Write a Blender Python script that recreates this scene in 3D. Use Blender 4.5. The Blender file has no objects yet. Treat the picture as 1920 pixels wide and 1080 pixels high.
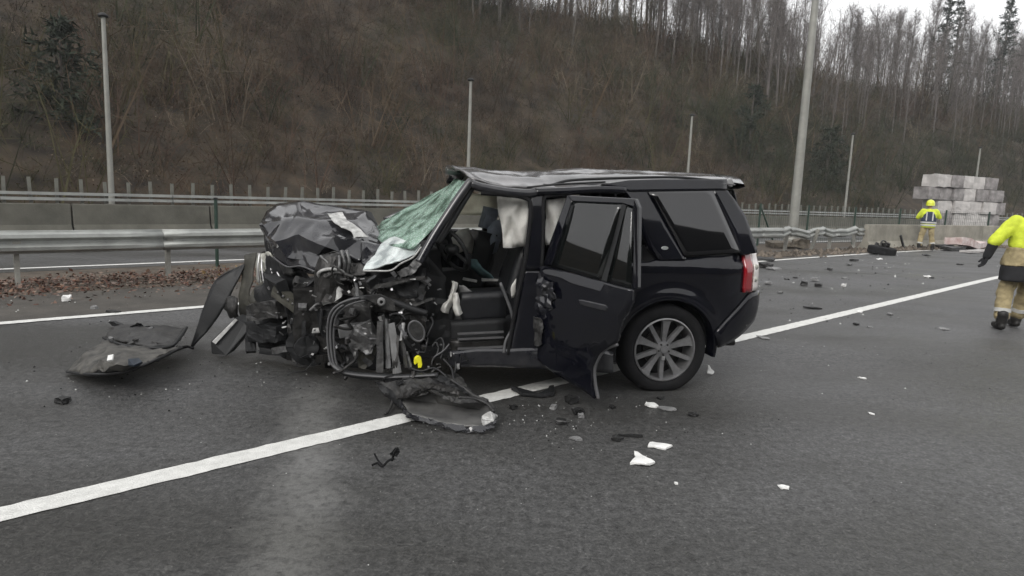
import bpy, bmesh, math, random
import numpy as np
from mathutils import Vector, Matrix, noise as mnoise

sc = bpy.context.scene
COL = sc.collection
rnd = random.Random(7)
nrg = np.random.default_rng(7)

# ------------------------------------------------------------------ camera
F_PX, CAM_H, HSLOPE = 1250.0, 1.566, 0.039
ROLL = math.atan(HSLOPE)
PITCH = math.atan((540 - (322 + HSLOPE * 960)) * math.cos(ROLL) / F_PX)
_fw = np.array([0, math.cos(PITCH), -math.sin(PITCH)])
_u0 = np.cross([1., 0, 0], _fw)
_R = math.cos(ROLL) * np.array([1., 0, 0]) + math.sin(ROLL) * _u0
_U = -math.sin(ROLL) * np.array([1., 0, 0]) + math.cos(ROLL) * _u0
_C = np.array([0, 0, CAM_H])
cam = bpy.data.cameras.new("camera")
cam.sensor_width = 36.0
cam.lens = F_PX / 1920.0 * 36.0
cam.clip_start = 0.05
cam.clip_end = 2000
camo = bpy.data.objects.new("camera", cam)
COL.objects.link(camo)
camo.matrix_world = Matrix(((_R[0], _U[0], -_fw[0], 0), (_R[1], _U[1], -_fw[1], 0), (_R[2], _U[2], -_fw[2], CAM_H), (0, 0, 0, 1)))
sc.camera = camo

# ------------------------------------------------------------------ world and sun (overcast)
SUN_EL, SUN_AZ = math.radians(38), math.radians(205)
wd = bpy.data.worlds.new("World")
sc.world = wd
wd.use_nodes = True
nt = wd.node_tree
nt.nodes.clear()
sky = nt.nodes.new("ShaderNodeTexSky")
sky.sky_type = 'NISHITA'
sky.sun_disc = False
sky.sun_elevation = SUN_EL
sky.sun_rotation = SUN_AZ
sky.air_density = 1.0
sky.dust_density = 3.0
hs = nt.nodes.new("ShaderNodeHueSaturation")
hs.inputs['Saturation'].default_value = 0.13
mixw = nt.nodes.new("ShaderNodeMix")
mixw.data_type = 'RGBA'
mixw.inputs[0].default_value = 0.55
mixw.inputs[7].default_value = (8.95, 8.9, 8.9, 1)        # even cloud layer
bg = nt.nodes.new("ShaderNodeBackground")
bg.inputs[1].default_value = 0.10
wo = nt.nodes.new("ShaderNodeOutputWorld")
nt.links.new(sky.outputs[0], hs.inputs['Color'])
nt.links.new(hs.outputs[0], mixw.inputs[6])
nt.links.new(mixw.outputs[2], bg.inputs[0])
nt.links.new(bg.outputs[0], wo.inputs[0])
sun = bpy.data.lights.new("sun", 'SUN')
sun.energy = 0.6
sun.angle = math.radians(25)
sun.color = (1.0, 0.97, 0.92)
suno = bpy.data.objects.new("sun", sun)
COL.objects.link(suno)
# light direction: from azimuth SUN_AZ (sky texture measures clockwise from +Y), elevation SUN_EL
sd = Vector((math.sin(SUN_AZ) * math.cos(SUN_EL), math.cos(SUN_AZ) * math.cos(SUN_EL), math.sin(SUN_EL)))
suno.rotation_euler = sd.to_track_quat('Z', 'Y').to_euler()
sc.view_settings.view_transform = 'Standard'
sc.view_settings.look = 'None'
sc.view_settings.gamma = 1.0
sc.view_settings.exposure = 0.9
sc.view_settings.use_curve_mapping = False

# ------------------------------------------------------------------ pixel -> place helpers (1920x1080 photograph)
def ray(px, py):
    return _fw + _R * ((px - 960) / F_PX) + _U * ((540 - py) / F_PX)
def G(px, py, z=0.0):
    d = ray(px, py)
    return _C + d * ((z - CAM_H) / d[2])
def onplane(px, py, p0, n):
    d = ray(px, py)
    return _C + d * (((np.asarray(p0) - _C) @ np.asarray(n)) / (d @ np.asarray(n)))
RD = np.array([math.cos(math.radians(43)), math.sin(math.radians(43)), 0])
RN = np.array([-RD[1], RD[0], 0])
def road(s, n, z=0.0):
    p = RD * s + RN * n
    return (p[0], p[1], z)
def curve(s):
    return -0.003 * max(0.0, s - 4.0) ** 2

# ------------------------------------------------------------------ materials
def mat(name, col, rough=0.6, metal=0.0, var=0.25, scale=6.0, bump=0.0, bscale=60.0, coat=0.0, col2=None, spec=0.5, attr=None, rvar=0.0, cior=1.62):
    m = bpy.data.materials.new(name)
    m.use_nodes = True
    t = m.node_tree
    b = t.nodes['Principled BSDF']
    tc = t.nodes.new("ShaderNodeTexCoord")
    nz = t.nodes.new("ShaderNodeTexNoise")
    nz.inputs['Scale'].default_value = scale
    nz.inputs['Detail'].default_value = 6
    nz.inputs['Roughness'].default_value = 0.65
    t.links.new(tc.outputs['Object'], nz.inputs['Vector'])
    mx = t.nodes.new("ShaderNodeMix")
    mx.data_type = 'RGBA'
    c2 = col2 if col2 else tuple(min(1, c * (1 + var)) for c in col)
    c1 = tuple(c * (1 - var) for c in col) if not col2 else col
    rp = t.nodes.new("ShaderNodeMapRange")
    rp.inputs[1].default_value = 0.35
    rp.inputs[2].default_value = 0.65
    t.links.new(nz.outputs[0], rp.inputs[0])
    t.links.new(rp.outputs[0], mx.inputs[0])
    mx.inputs[6].default_value = (*c1, 1)
    mx.inputs[7].default_value = (*c2, 1)
    out = mx.outputs[2]
    if attr:
        at = t.nodes.new("ShaderNodeAttribute")
        at.attribute_name = attr
        mm = t.nodes.new("ShaderNodeMix")
        mm.data_type = 'RGBA'
        mm.blend_type = 'MULTIPLY'
        mm.inputs[0].default_value = 1
        t.links.new(out, mm.inputs[6])
        t.links.new(at.outputs['Color'], mm.inputs[7])
        out = mm.outputs[2]
    t.links.new(out, b.inputs['Base Color'])
    b.inputs['Roughness'].default_value = rough
    if rvar:
        rr = t.nodes.new("ShaderNodeMapRange")
        rr.inputs[1].default_value = 0.35
        rr.inputs[2].default_value = 0.65
        rr.inputs[3].default_value = max(0.02, rough - rvar)
        rr.inputs[4].default_value = min(1, rough + rvar)
        t.links.new(nz.outputs[0], rr.inputs[0])
        t.links.new(rr.outputs[0], b.inputs['Roughness'])
    b.inputs['Metallic'].default_value = metal
    b.inputs['Coat Weight'].default_value = coat
    b.inputs['Coat Roughness'].default_value = 0.04
    b.inputs['Coat IOR'].default_value = cior
    b.inputs['Specular IOR Level'].default_value = spec
    if bump:
        n2 = t.nodes.new("ShaderNodeTexNoise")
        n2.inputs['Scale'].default_value = bscale
        n2.inputs['Detail'].default_value = 5
        t.links.new(tc.outputs['Object'], n2.inputs['Vector'])
        bp = t.nodes.new("ShaderNodeBump")
        bp.inputs['Strength'].default_value = bump
        bp.inputs['Distance'].default_value = 0.02
        t.links.new(n2.outputs[0], bp.inputs['Height'])
        t.links.new(bp.outputs[0], b.inputs['Normal'])
    return m

def asphalt_mat():
    m = bpy.data.materials.new("asphalt")
    m.use_nodes = True
    t = m.node_tree
    b = t.nodes['Principled BSDF']
    tc = t.nodes.new("ShaderNodeTexCoord")
    def nz(scale, detail=5, rough=0.6):
        n = t.nodes.new("ShaderNodeTexNoise")
        n.inputs['Scale'].default_value = scale
        n.inputs['Detail'].default_value = detail
        n.inputs['Roughness'].default_value = rough
        t.links.new(tc.outputs['Object'], n.inputs['Vector'])
        return n
    def ramp(src, stops):
        r = t.nodes.new("ShaderNodeValToRGB")
        while len(r.color_ramp.elements) < len(stops):
            r.color_ramp.elements.new(0.5)
        for e, (p, c) in zip(r.color_ramp.elements, stops):
            e.position = p
            e.color = (*c, 1)
        t.links.new(src, r.inputs[0])
        return r
    fine = nz(70, 4, 0.75)
    mid = nz(21, 5, 0.7)
    big = nz(0.55, 5)
    r1 = ramp(fine.outputs[0], [(0.30, (0.022, 0.0225, 0.023)), (0.46, (0.068, 0.0685, 0.069)), (0.60, (0.09, 0.09, 0.09)), (0.72, (0.20, 0.2, 0.198))])
    r2 = ramp(big.outputs[0], [(0.3, (0.70, 0.69, 0.655)), (0.7, (1.2, 1.2, 1.21))])
    r3 = ramp(mid.outputs[0], [(0.3, (0.5, 0.5, 0.5)), (0.7, (1.5, 1.5, 1.5))])
    a = t.nodes.new("ShaderNodeMix"); a.data_type = 'RGBA'; a.blend_type = 'MULTIPLY'; a.inputs[0].default_value = 1
    c = t.nodes.new("ShaderNodeMix"); c.data_type = 'RGBA'; c.blend_type = 'MULTIPLY'; c.inputs[0].default_value = 1
    t.links.new(r1.outputs[0], a.inputs[6]); t.links.new(r2.outputs[0], a.inputs[7])
    t.links.new(a.outputs[2], c.inputs[6]); t.links.new(r3.outputs[0], c.inputs[7])
    # pale streak towards the foreground, mixed into the base colour
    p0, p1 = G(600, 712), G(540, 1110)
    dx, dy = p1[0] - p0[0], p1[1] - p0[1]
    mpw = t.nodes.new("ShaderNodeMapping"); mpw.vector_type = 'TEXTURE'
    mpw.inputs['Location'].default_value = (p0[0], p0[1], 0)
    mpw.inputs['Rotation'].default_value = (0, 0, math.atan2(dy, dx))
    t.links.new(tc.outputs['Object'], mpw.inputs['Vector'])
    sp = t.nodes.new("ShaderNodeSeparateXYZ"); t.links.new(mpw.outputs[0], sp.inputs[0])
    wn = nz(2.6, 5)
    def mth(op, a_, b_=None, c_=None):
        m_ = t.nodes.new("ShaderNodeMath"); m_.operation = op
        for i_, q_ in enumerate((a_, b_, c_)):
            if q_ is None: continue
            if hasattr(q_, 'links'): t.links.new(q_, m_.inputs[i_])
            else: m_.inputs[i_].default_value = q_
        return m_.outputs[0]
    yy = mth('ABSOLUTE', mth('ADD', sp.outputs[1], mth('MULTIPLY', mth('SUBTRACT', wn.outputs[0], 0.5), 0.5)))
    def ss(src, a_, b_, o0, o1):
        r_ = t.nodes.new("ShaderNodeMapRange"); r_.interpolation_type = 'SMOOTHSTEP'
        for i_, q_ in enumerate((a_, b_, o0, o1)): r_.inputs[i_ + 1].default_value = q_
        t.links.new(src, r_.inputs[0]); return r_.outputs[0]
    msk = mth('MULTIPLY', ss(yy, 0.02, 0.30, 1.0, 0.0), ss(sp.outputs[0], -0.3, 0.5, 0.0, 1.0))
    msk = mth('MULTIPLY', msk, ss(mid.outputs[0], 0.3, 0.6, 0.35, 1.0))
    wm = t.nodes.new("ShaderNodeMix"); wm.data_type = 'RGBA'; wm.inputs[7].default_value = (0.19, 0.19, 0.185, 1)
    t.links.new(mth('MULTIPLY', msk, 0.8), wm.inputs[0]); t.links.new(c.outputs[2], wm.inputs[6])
    # damp road: gloss varies in broad stretches
    mp = t.nodes.new("ShaderNodeMapping")
    mp.inputs['Rotation'].default_value = (0, 0, math.radians(-43))
    mp.inputs['Scale'].default_value = (0.10, 0.55, 1)
    t.links.new(tc.outputs['Object'], mp.inputs['Vector'])
    wet = t.nodes.new("ShaderNodeTexNoise")
    wet.inputs['Scale'].default_value = 1.3
    wet.inputs['Detail'].default_value = 4
    t.links.new(mp.outputs[0], wet.inputs['Vector'])
    mr = t.nodes.new("ShaderNodeMapRange")
    mr.inputs[1].default_value = 0.35; mr.inputs[2].default_value = 0.65
    mr.inputs[3].default_value = 0.3; mr.inputs[4].default_value = 0.62
    t.links.new(wet.outputs[0], mr.inputs[0])
    t.links.new(mr.outputs[0], b.inputs['Roughness'])
    dr = ramp(wet.outputs[0], [(0.34, (0.66, 0.655, 0.63)), (0.62, (1.12, 1.12, 1.13))])
    dm = t.nodes.new("ShaderNodeMix"); dm.data_type = 'RGBA'; dm.blend_type = 'MULTIPLY'; dm.inputs[0].default_value = 1
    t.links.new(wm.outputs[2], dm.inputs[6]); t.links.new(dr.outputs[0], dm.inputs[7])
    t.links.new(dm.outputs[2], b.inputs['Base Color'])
    b.inputs['Specular IOR Level'].default_value = 0.42
    ba = t.nodes.new("ShaderNodeMath"); ba.operation = 'ADD'
    mu = t.nodes.new("ShaderNodeMath"); mu.operation = 'MULTIPLY'; mu.inputs[1].default_value = 0.6
    t.links.new(mid.outputs[0], mu.inputs[0])
    t.links.new(fine.outputs[0], ba.inputs[0]); t.links.new(mu.outputs[0], ba.inputs[1])
    bp = t.nodes.new("ShaderNodeBump")
    bp.inputs['Strength'].default_value = 0.55
    bp.inputs['Distance'].default_value = 0.012
    t.links.new(ba.outputs[0], bp.inputs['Height'])
    t.links.new(bp.outputs[0], b.inputs['Normal'])
    return m

def crazed_glass(name, tint, alpha, dark=(0.1, 0.19, 0.14)):
    m = bpy.data.materials.new(name)
    m.use_nodes = True
    t = m.node_tree
    b = t.nodes['Principled BSDF']
    tc = t.nodes.new("ShaderNodeTexCoord")
    v = t.nodes.new("ShaderNodeTexVoronoi")
    v.feature = 'DISTANCE_TO_EDGE'
    v.inputs['Scale'].default_value = 38
    t.links.new(tc.outputs['Object'], v.inputs['Vector'])
    r = t.nodes.new("ShaderNodeValToRGB")
    r.color_ramp.elements[0].position = 0.0
    r.color_ramp.elements[0].color = (0.62, 0.72, 0.68, 1)
    r.color_ramp.elements[1].position = 0.09
    r.color_ramp.elements[1].color = (*tint, 1)
    t.links.new(v.outputs[0], r.inputs[0])
    n = t.nodes.new("ShaderNodeTexNoise")
    n.inputs['Scale'].default_value = 7
    n.inputs['Detail'].default_value = 6
    t.links.new(tc.outputs['Object'], n.inputs['Vector'])
    r2 = t.nodes.new("ShaderNodeValToRGB")
    r2.color_ramp.elements[0].position = 0.36
    r2.color_ramp.elements[0].color = (*dark, 1)
    r2.color_ramp.elements[1].position = 0.56
    r2.color_ramp.elements[1].color = (1.1, 1.1, 1.1, 1)
    t.links.new(n.outputs[0], r2.inputs[0])
    x = t.nodes.new("ShaderNodeMix"); x.data_type = 'RGBA'; x.blend_type = 'MULTIPLY'; x.inputs[0].default_value = 1
    t.links.new(r.outputs[0], x.inputs[6]); t.links.new(r2.outputs[0], x.inputs[7])
    t.links.new(x.outputs[2], b.inputs['Base Color'])
    b.inputs['Roughness'].default_value = 0.25
    b.inputs['Alpha'].default_value = alpha
    bp = t.nodes.new("ShaderNodeBump")
    bp.inputs['Strength'].default_value = 0.7
    bp.inputs['Distance'].default_value = 0.01
    t.links.new(v.outputs[0], bp.inputs['Height'])
    t.links.new(bp.outputs[0], b.inputs['Normal'])
    return m

def glass_mat(name, col, rough, alpha):
    m = mat(name, col, rough, var=0.1, scale=2)
    m.node_tree.nodes['Principled BSDF'].inputs['Alpha'].default_value = alpha
    return m

M = dict(
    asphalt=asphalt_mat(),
    ground=mat("verge_earth", (0.075, 0.06, 0.045), 0.9, var=0.4, scale=3, bump=0.6, bscale=25),
    shoulder=mat("dirty_asphalt", (0.062, 0.056, 0.048), 0.75, var=0.3, scale=2.2, bump=0.5, bscale=90),
    paint_line=mat("road_paint", (0.6, 0.6, 0.575), 0.6, scale=13, col2=(0.75, 0.75, 0.72), bump=0.5, bscale=110),
    hill=mat("leafy_slope", (0.014, 0.0105, 0.007), 0.95, scale=0.9, col2=(0.062, 0.045, 0.028), bump=1.0, bscale=5),
    unseen_hill=mat("unseen_woods", (0.014, 0.015, 0.011), 0.95, scale=0.3, col2=(0.03, 0.03, 0.022)),
    twig=mat("brush_twigs", (0.9, 0.9, 0.9), 0.9, var=0.25, scale=0.6, attr="tint", spec=0.1),
    bark=mat("bark", (0.1, 0.088, 0.078), 0.9, var=0.35, scale=3, bump=0.5, bscale=12),
    bark_d=mat("dark_bark", (0.08, 0.07, 0.062), 0.9, var=0.3, scale=3),
    crown=mat("bare_twigs", (0.13, 0.116, 0.11), 0.9, var=0.2, scale=1.0, spec=0.1),
    needle=mat("evergreen_needles", (0.018, 0.028, 0.02), 0.8, var=0.4, scale=1.5, spec=0.2),
    ivy=mat("ivy_leaves", (0.03, 0.038, 0.026), 0.7, var=0.4, scale=1.5, spec=0.2),
    galv=mat("galvanised_steel", (0.33, 0.34, 0.325), 0.5, 0.3, var=0.22, scale=2.2, bump=0.12, bscale=8),
    galv_dull=mat("weathered_steel", (0.27, 0.265, 0.24), 0.65, 0.25, var=0.25, scale=4),
    concrete=mat("old_concrete", (0.075, 0.073, 0.06), 0.9, scale=1.3, col2=(0.125, 0.12, 0.1), bump=0.4, bscale=30),
    concrete_l=mat("pale_concrete", (0.27, 0.255, 0.215), 0.9, var=0.25, scale=1.4, bump=0.4, bscale=30),
    post=mat("fence_post", (0.14, 0.14, 0.12), 0.8, var=0.25, scale=4),
    green=mat("green_coated_steel", (0.02, 0.045, 0.032), 0.5, var=0.2),
    lamp=mat("lamp_pole", (0.27, 0.27, 0.245), 0.6, 0.2, var=0.15, scale=2),
    bale=mat("pale_blocks", (0.46, 0.44, 0.425), 0.8, var=0.25, scale=1.1, bump=0.5, bscale=6),
    bale_d=mat("grey_blocks", (0.25, 0.235, 0.23), 0.85, var=0.4, scale=1.4, bump=0.5, bscale=6),
    leaf=mat("fallen_leaves", (1, 1, 1), 0.85, var=0.2, scale=5, attr="tint", spec=0.2),
    paint=mat("black_car_paint", (0.0022, 0.0025, 0.0055), 0.5, var=0.4, scale=3, coat=1.0, spec=0.05, cior=1.5),
    paint_d=mat("dusty_black_paint", (0.007, 0.0075, 0.012), 0.5, scale=7, col2=(0.028, 0.028, 0.03), coat=1.0, spec=0.1),
    trim=mat("black_plastic", (0.008, 0.0085, 0.0095), 0.55, var=0.3, scale=10, bump=0.1),
    trim2=mat("scuffed_plastic", (0.011, 0.011, 0.012), 0.55, scale=14, col2=(0.045, 0.044, 0.042), bump=0.4, bscale=30),
    rubber=mat("rubber", (0.010, 0.010, 0.011), 0.85, var=0.3, scale=12, bump=0.1, spec=0.25),
    roof=mat("scraped_roof_paint", (0.012, 0.0125, 0.016), 0.45, scale=3.5, col2=(0.13, 0.125, 0.125), coat=1.0, spec=0.3),
    seal=mat("door_seal", (0.085, 0.085, 0.088), 0.45, var=0.2, scale=10),
    alloy=mat("alloy", (0.26, 0.26, 0.265), 0.4, 0.6, var=0.2, scale=12),
    alloy_b=mat("bright_alloy", (0.55, 0.55, 0.55), 0.35, 0.8, var=0.1),
    steel=mat("raw_metal", (0.14, 0.14, 0.14), 0.5, 0.6, var=0.5, scale=14, bump=0.3, bscale=25),
    steel_p=mat("pale_metal", (0.42, 0.42, 0.41), 0.55, 0.2, var=0.4, scale=16, bump=0.3, bscale=30),
    steel_d=mat("dirty_metal", (0.026, 0.025, 0.024), 0.45, 0.4, var=0.6, scale=12, bump=0.4, bscale=25),
    dusty=mat("dusty_plastic", (0.022, 0.022, 0.021), 0.7, scale=7, col2=(0.105, 0.1, 0.09), bump=0.4, bscale=30),
    olive=mat("brownish_plastic", (0.045, 0.043, 0.034), 0.6, var=0.4, scale=12),
    lens=mat("headlamp_reflector", (0.5, 0.5, 0.45), 0.25, 0.2, var=0.4, scale=20),
    red=mat("red_lens", (0.25, 0.006, 0.012), 0.18, var=0.2, coat=1.0),
    clear_lens=mat("clear_lens", (0.72, 0.68, 0.66), 0.2, var=0.1, coat=1.0),
    tint=glass_mat("tinted_glass", (0.002, 0.002, 0.003), 0.03, 1.0),
    tint2=glass_mat("door_glass", (0.003, 0.004, 0.004), 0.03, 0.9),
    crazed=crazed_glass("shattered_windscreen", (0.24, 0.39, 0.3), 0.76),
    crazed2=crazed_glass("folded_windscreen", (0.6, 0.63, 0.63), 1.0, (0.5, 0.52, 0.53)),
    cloth=mat("airbag_cloth", (0.82, 0.81, 0.77), 0.9, var=0.12, scale=8, bump=0.5, bscale=14),
    cloth_c=mat("cream_cloth", (0.93, 0.9, 0.8), 0.9, var=0.12, scale=6, bump=0.4, bscale=12),
    cloth_b=mat("bluish_cloth", (0.42, 0.47, 0.55), 0.85, var=0.25, scale=8, bump=0.5, bscale=14),
    cloth_t=mat("teal_cloth", (0.15, 0.26, 0.28), 0.85, var=0.3, scale=10, bump=0.5, bscale=14),
    cabin=mat("dark_cabin", (0.006, 0.0065, 0.0075), 0.7, var=0.4, scale=8),
    seat=mat("dark_leather", (0.006, 0.0065, 0.0085), 0.5, var=0.35, scale=8, bump=0.2, bscale=30),
    yellow=mat("yellow_plastic", (0.78, 0.74, 0.02), 0.5, var=0.1),
    hiviz=mat("hi_vis_fabric", (0.62, 0.72, 0.05), 0.8, var=0.15, scale=7, bump=0.5, bscale=14),
    tan=mat("tan_fabric", (0.33, 0.27, 0.15), 0.9, var=0.25, scale=8, bump=0.6, bscale=14),
    navy=mat("navy_fabric", (0.03, 0.04, 0.075), 0.85, var=0.25, scale=8),
    black_f=mat("black_fabric", (0.012, 0.012, 0.014), 0.85, var=0.3, scale=8),
    silver=mat("reflective_tape", (0.5, 0.5, 0.48), 0.5, var=0.1),
    helmet=mat("helmet_shell", (0.68, 0.74, 0.04), 0.3, var=0.08, coat=0.5),
    skin=mat("skin", (0.45, 0.28, 0.2), 0.6, var=0.08),
    hair=mat("hair", (0.03, 0.02, 0.014), 0.7, var=0.2),
    boot=mat("boot_leather", (0.012, 0.011, 0.01), 0.5, var=0.3),
    white=mat("white_plastic", (0.78, 0.78, 0.76), 0.45, var=0.08, scale=8),
    shard_g=mat("grey_plastic", (0.2, 0.2, 0.2), 0.5, var=0.2),
    door_in=mat("door_inner_metal", (0.075, 0.075, 0.075), 0.5, 0.2, scale=5, col2=(0.16, 0.158, 0.152), bump=0.2, bscale=20),
    shard_b=mat("black_shard", (0.016, 0.016, 0.016), 0.5, var=0.4),
    pinkish=mat("pale_red_sheet", (0.42, 0.27, 0.25), 0.7, scale=3, col2=(0.72, 0.66, 0.64)),
    rubble=mat("rubble", (0.11, 0.095, 0.075), 0.9, var=0.5, scale=8, bump=0.5),
    badge=mat("badge", (0.45, 0.47, 0.46), 0.3, 0.5, var=0.1),
)

def translucent(m, f):
    t = m.node_tree
    b = t.nodes['Principled BSDF']
    tr = t.nodes.new("ShaderNodeBsdfTranslucent")
    l = b.inputs['Base Color'].links[0].from_socket
    t.links.new(l, tr.inputs[0])
    mx = t.nodes.new("ShaderNodeMixShader")
    mx.inputs[0].default_value = f
    t.links.new(b.outputs[0], mx.inputs[1]); t.links.new(tr.outputs[0], mx.inputs[2])
    t.links.new(mx.outputs[0], t.nodes['Material Output'].inputs['Surface'])
for k_, f_ in (('cloth', .35), ('cloth_c', .7), ('cloth_b', .4)):
    translucent(M[k_], f_)
M['tint'].node_tree.nodes['Principled BSDF'].inputs['Specular IOR Level'].default_value = 0.9
M['tint2'].node_tree.nodes['Principled BSDF'].inputs['Specular IOR Level'].default_value = 0.9

# ------------------------------------------------------------------ mesh helpers
class MB:
    def __init__(self):
        self.v = []
        self.f = []
    def add(self, vs, fs):
        o = len(self.v)
        self.v += [tuple(map(float, p)) for p in vs]
        self.f += [tuple(i + o for i in f) for f in fs]
        return self
    def box(self, c, s, rot=None):
        pts = [Vector(((i & 1) - .5, ((i >> 1) & 1) - .5, ((i >> 2) & 1) - .5)) for i in range(8)]
        R = rot if rot is not None else Matrix.Identity(3)
        vs = [Vector(c) + R @ Vector((p.x * s[0], p.y * s[1], p.z * s[2])) for p in pts]
        return self.add(vs, [(0, 2, 3, 1), (4, 5, 7, 6), (0, 1, 5, 4), (2, 6, 7, 3), (0, 4, 6, 2), (1, 3, 7, 5)])
    def bar(self, a, b, w, h, up=(0, 0, 1)):
        a, b = Vector(a), Vector(b)
        d = (b - a)
        L = d.length
        d.normalize()
        s = d.cross(Vector(up))
        if s.length < 1e-4:
            s = Vector((1, 0, 0))
        s.normalize()
        u = s.cross(d)
        R = Matrix((d, s, u)).transposed()
        return self.box((a + b) / 2, (L, w, h), R)
    def tube(self, pts, r, n=8, caps=True):
        pts = [Vector(p) for p in pts]
        rs = r if isinstance(r, (list, tuple)) else [r] * len(pts)
        vs, fs = [], []
        prev = None
        for i, p in enumerate(pts):
            d = (pts[min(i + 1, len(pts) - 1)] - pts[max(i - 1, 0)])
            if d.length < 1e-6:
                d = Vector((0, 0, 1))
            d.normalize()
            if prev is None:
                a = d.orthogonal().normalized()
            else:
                a = prev - d * prev.dot(d)
                a = a.normalized() if a.length > 1e-4 else d.orthogonal().normalized()
            prev = a
            b = d.cross(a)
            for k in range(n):
                t = 2 * math.pi * k / n
                vs.append(p + (a * math.cos(t) + b * math.sin(t)) * rs[i])
        for i in range(len(pts) - 1):
            for k in range(n):
                fs.append((i * n + k, i * n + (k + 1) % n, (i + 1) * n + (k + 1) % n, (i + 1) * n + k))
        if caps:
            fs.append(tuple(range(n))[::-1])
            fs.append(tuple((len(pts) - 1) * n + k for k in range(n)))
        return self.add(vs, fs)
    def slab(self, pts, t):
        pts = [Vector(p) for p in pts]
        t = Vector(t)
        n = len(pts)
        vs = pts + [p + t for p in pts]
        fs = [tuple(range(n)), tuple(range(2 * n - 1, n - 1, -1))]
        fs += [(i, i + n, (i + 1) % n + n, (i + 1) % n) for i in range(n)]
        return self.add(vs, fs)
    def grid(self, rows):
        nr, nc = len(rows), len(rows[0])
        vs = [p for r in rows for p in r]
        fs = [(i * nc + j, i * nc + j + 1, (i + 1) * nc + j + 1, (i + 1) * nc + j) for i in range(nr - 1) for j in range(nc - 1)]
        return self.add(vs, fs)
    def lathe(self, prof, n=32, axis='y', c=(0, 0, 0), closed=False):
        vs, fs = [], []
        m = len(prof)
        for k in range(n):
            t = 2 * math.pi * k / n
            for (r, a) in prof:
                if axis == 'y':
                    vs.append((c[0] + r * math.cos(t), c[1] + a, c[2] + r * math.sin(t)))
                elif axis == 'z':
                    vs.append((c[0] + r * math.cos(t), c[1] + r * math.sin(t), c[2] + a))
                else:
                    vs.append((c[0] + a, c[1] + r * math.cos(t), c[2] + r * math.sin(t)))
        for k in range(n):
            for j in range(m if closed else m - 1):
                fs.append((k * m + j, k * m + (j + 1) % m, ((k + 1) % n) * m + (j + 1) % m, ((k + 1) % n) * m + j))
        return self.add(vs, fs)
    def ball(self, c, r, n=10, sc_=(1, 1, 1)):
        vs, fs = [], []
        for i in range(n // 2 + 1):
            th = math.pi * i / (n // 2)
            for k in range(n):
                ph = 2 * math.pi * k / n
                vs.append((c[0] + r * sc_[0] * math.sin(th) * math.cos(ph), c[1] + r * sc_[1] * math.sin(th) * math.sin(ph), c[2] + r * sc_[2] * math.cos(th)))
        for i in range(n // 2):
            for k in range(n):
                fs.append((i * n + k, (i + 1) * n + k, (i + 1) * n + (k + 1) % n, i * n + (k + 1) % n))
        return self.add(vs, fs)
    def crumple(self, cuts, amp, freq, seed=0, ridge=0.0):
        """subdivide every face and shake the points, as sheet metal buckles"""
        bm = bmesh.new()
        vv = [bm.verts.new(p) for p in self.v]
        for f in self.f:
            try:
                bm.faces.new([vv[i] for i in f])
            except ValueError:
                pass
        bmesh.ops.remove_doubles(bm, verts=bm.verts[:], dist=1e-4)
        bmesh.ops.triangulate(bm, faces=bm.faces[:])
        bmesh.ops.subdivide_edges(bm, edges=bm.edges[:], cuts=cuts, use_grid_fill=True)
        off = Vector((seed * 7.31, seed * 3.17, seed * 1.7))
        for v in bm.verts:
            d = mnoise.noise_vector(v.co * freq + off) + 0.5 * mnoise.noise_vector(v.co * freq * 2.7 + off)
            if ridge:
                a_ = mnoise.noise(v.co * freq * .8 + off * 2); c_ = mnoise.noise(v.co * freq * 1.7 - off)
                d = d * (1 - ridge) + Vector((.35, .5, .8)) * ((.35 - abs(a_) * 1.6) + .5 * (.3 - abs(c_) * 1.5)) * ridge * 2
            v.co += d * amp
        bm.verts.index_update()
        self.v = [tuple(v.co) for v in bm.verts]
        self.f = [tuple(v.index for v in f.verts) for f in bm.faces]
        bm.free()
        return self
    def build(self, name, m, parent=None, smooth=False, bevel=0.0, solid=0.0, angle=None):
        me = bpy.data.meshes.new(name)
        me.from_pydata(self.v, [], self.f)
        me.materials.append(m)
        bm = bmesh.new()
        bm.from_mesh(me)
        bmesh.ops.recalc_face_normals(bm, faces=bm.faces[:])
        if smooth:
            for f in bm.faces:
                f.smooth = True
            if angle:
                for e in bm.edges:
                    if len(e.link_faces) == 2 and e.calc_face_angle(0) > math.radians(angle):
                        e.smooth = False
        bm.to_mesh(me)
        bm.free()
        o = bpy.data.objects.new(name, me)
        COL.objects.link(o)
        if parent is not None:
            o.parent = parent
        if solid:
            s = o.modifiers.new("solid", 'SOLIDIFY')
            s.thickness = solid
            s.offset = 0
        if bevel:
            b = o.modifiers.new("bevel", 'BEVEL')
            b.width = bevel
            b.segments = 2
            b.limit_method = 'ANGLE'
            b.angle_limit = math.radians(40)
        return o

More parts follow.
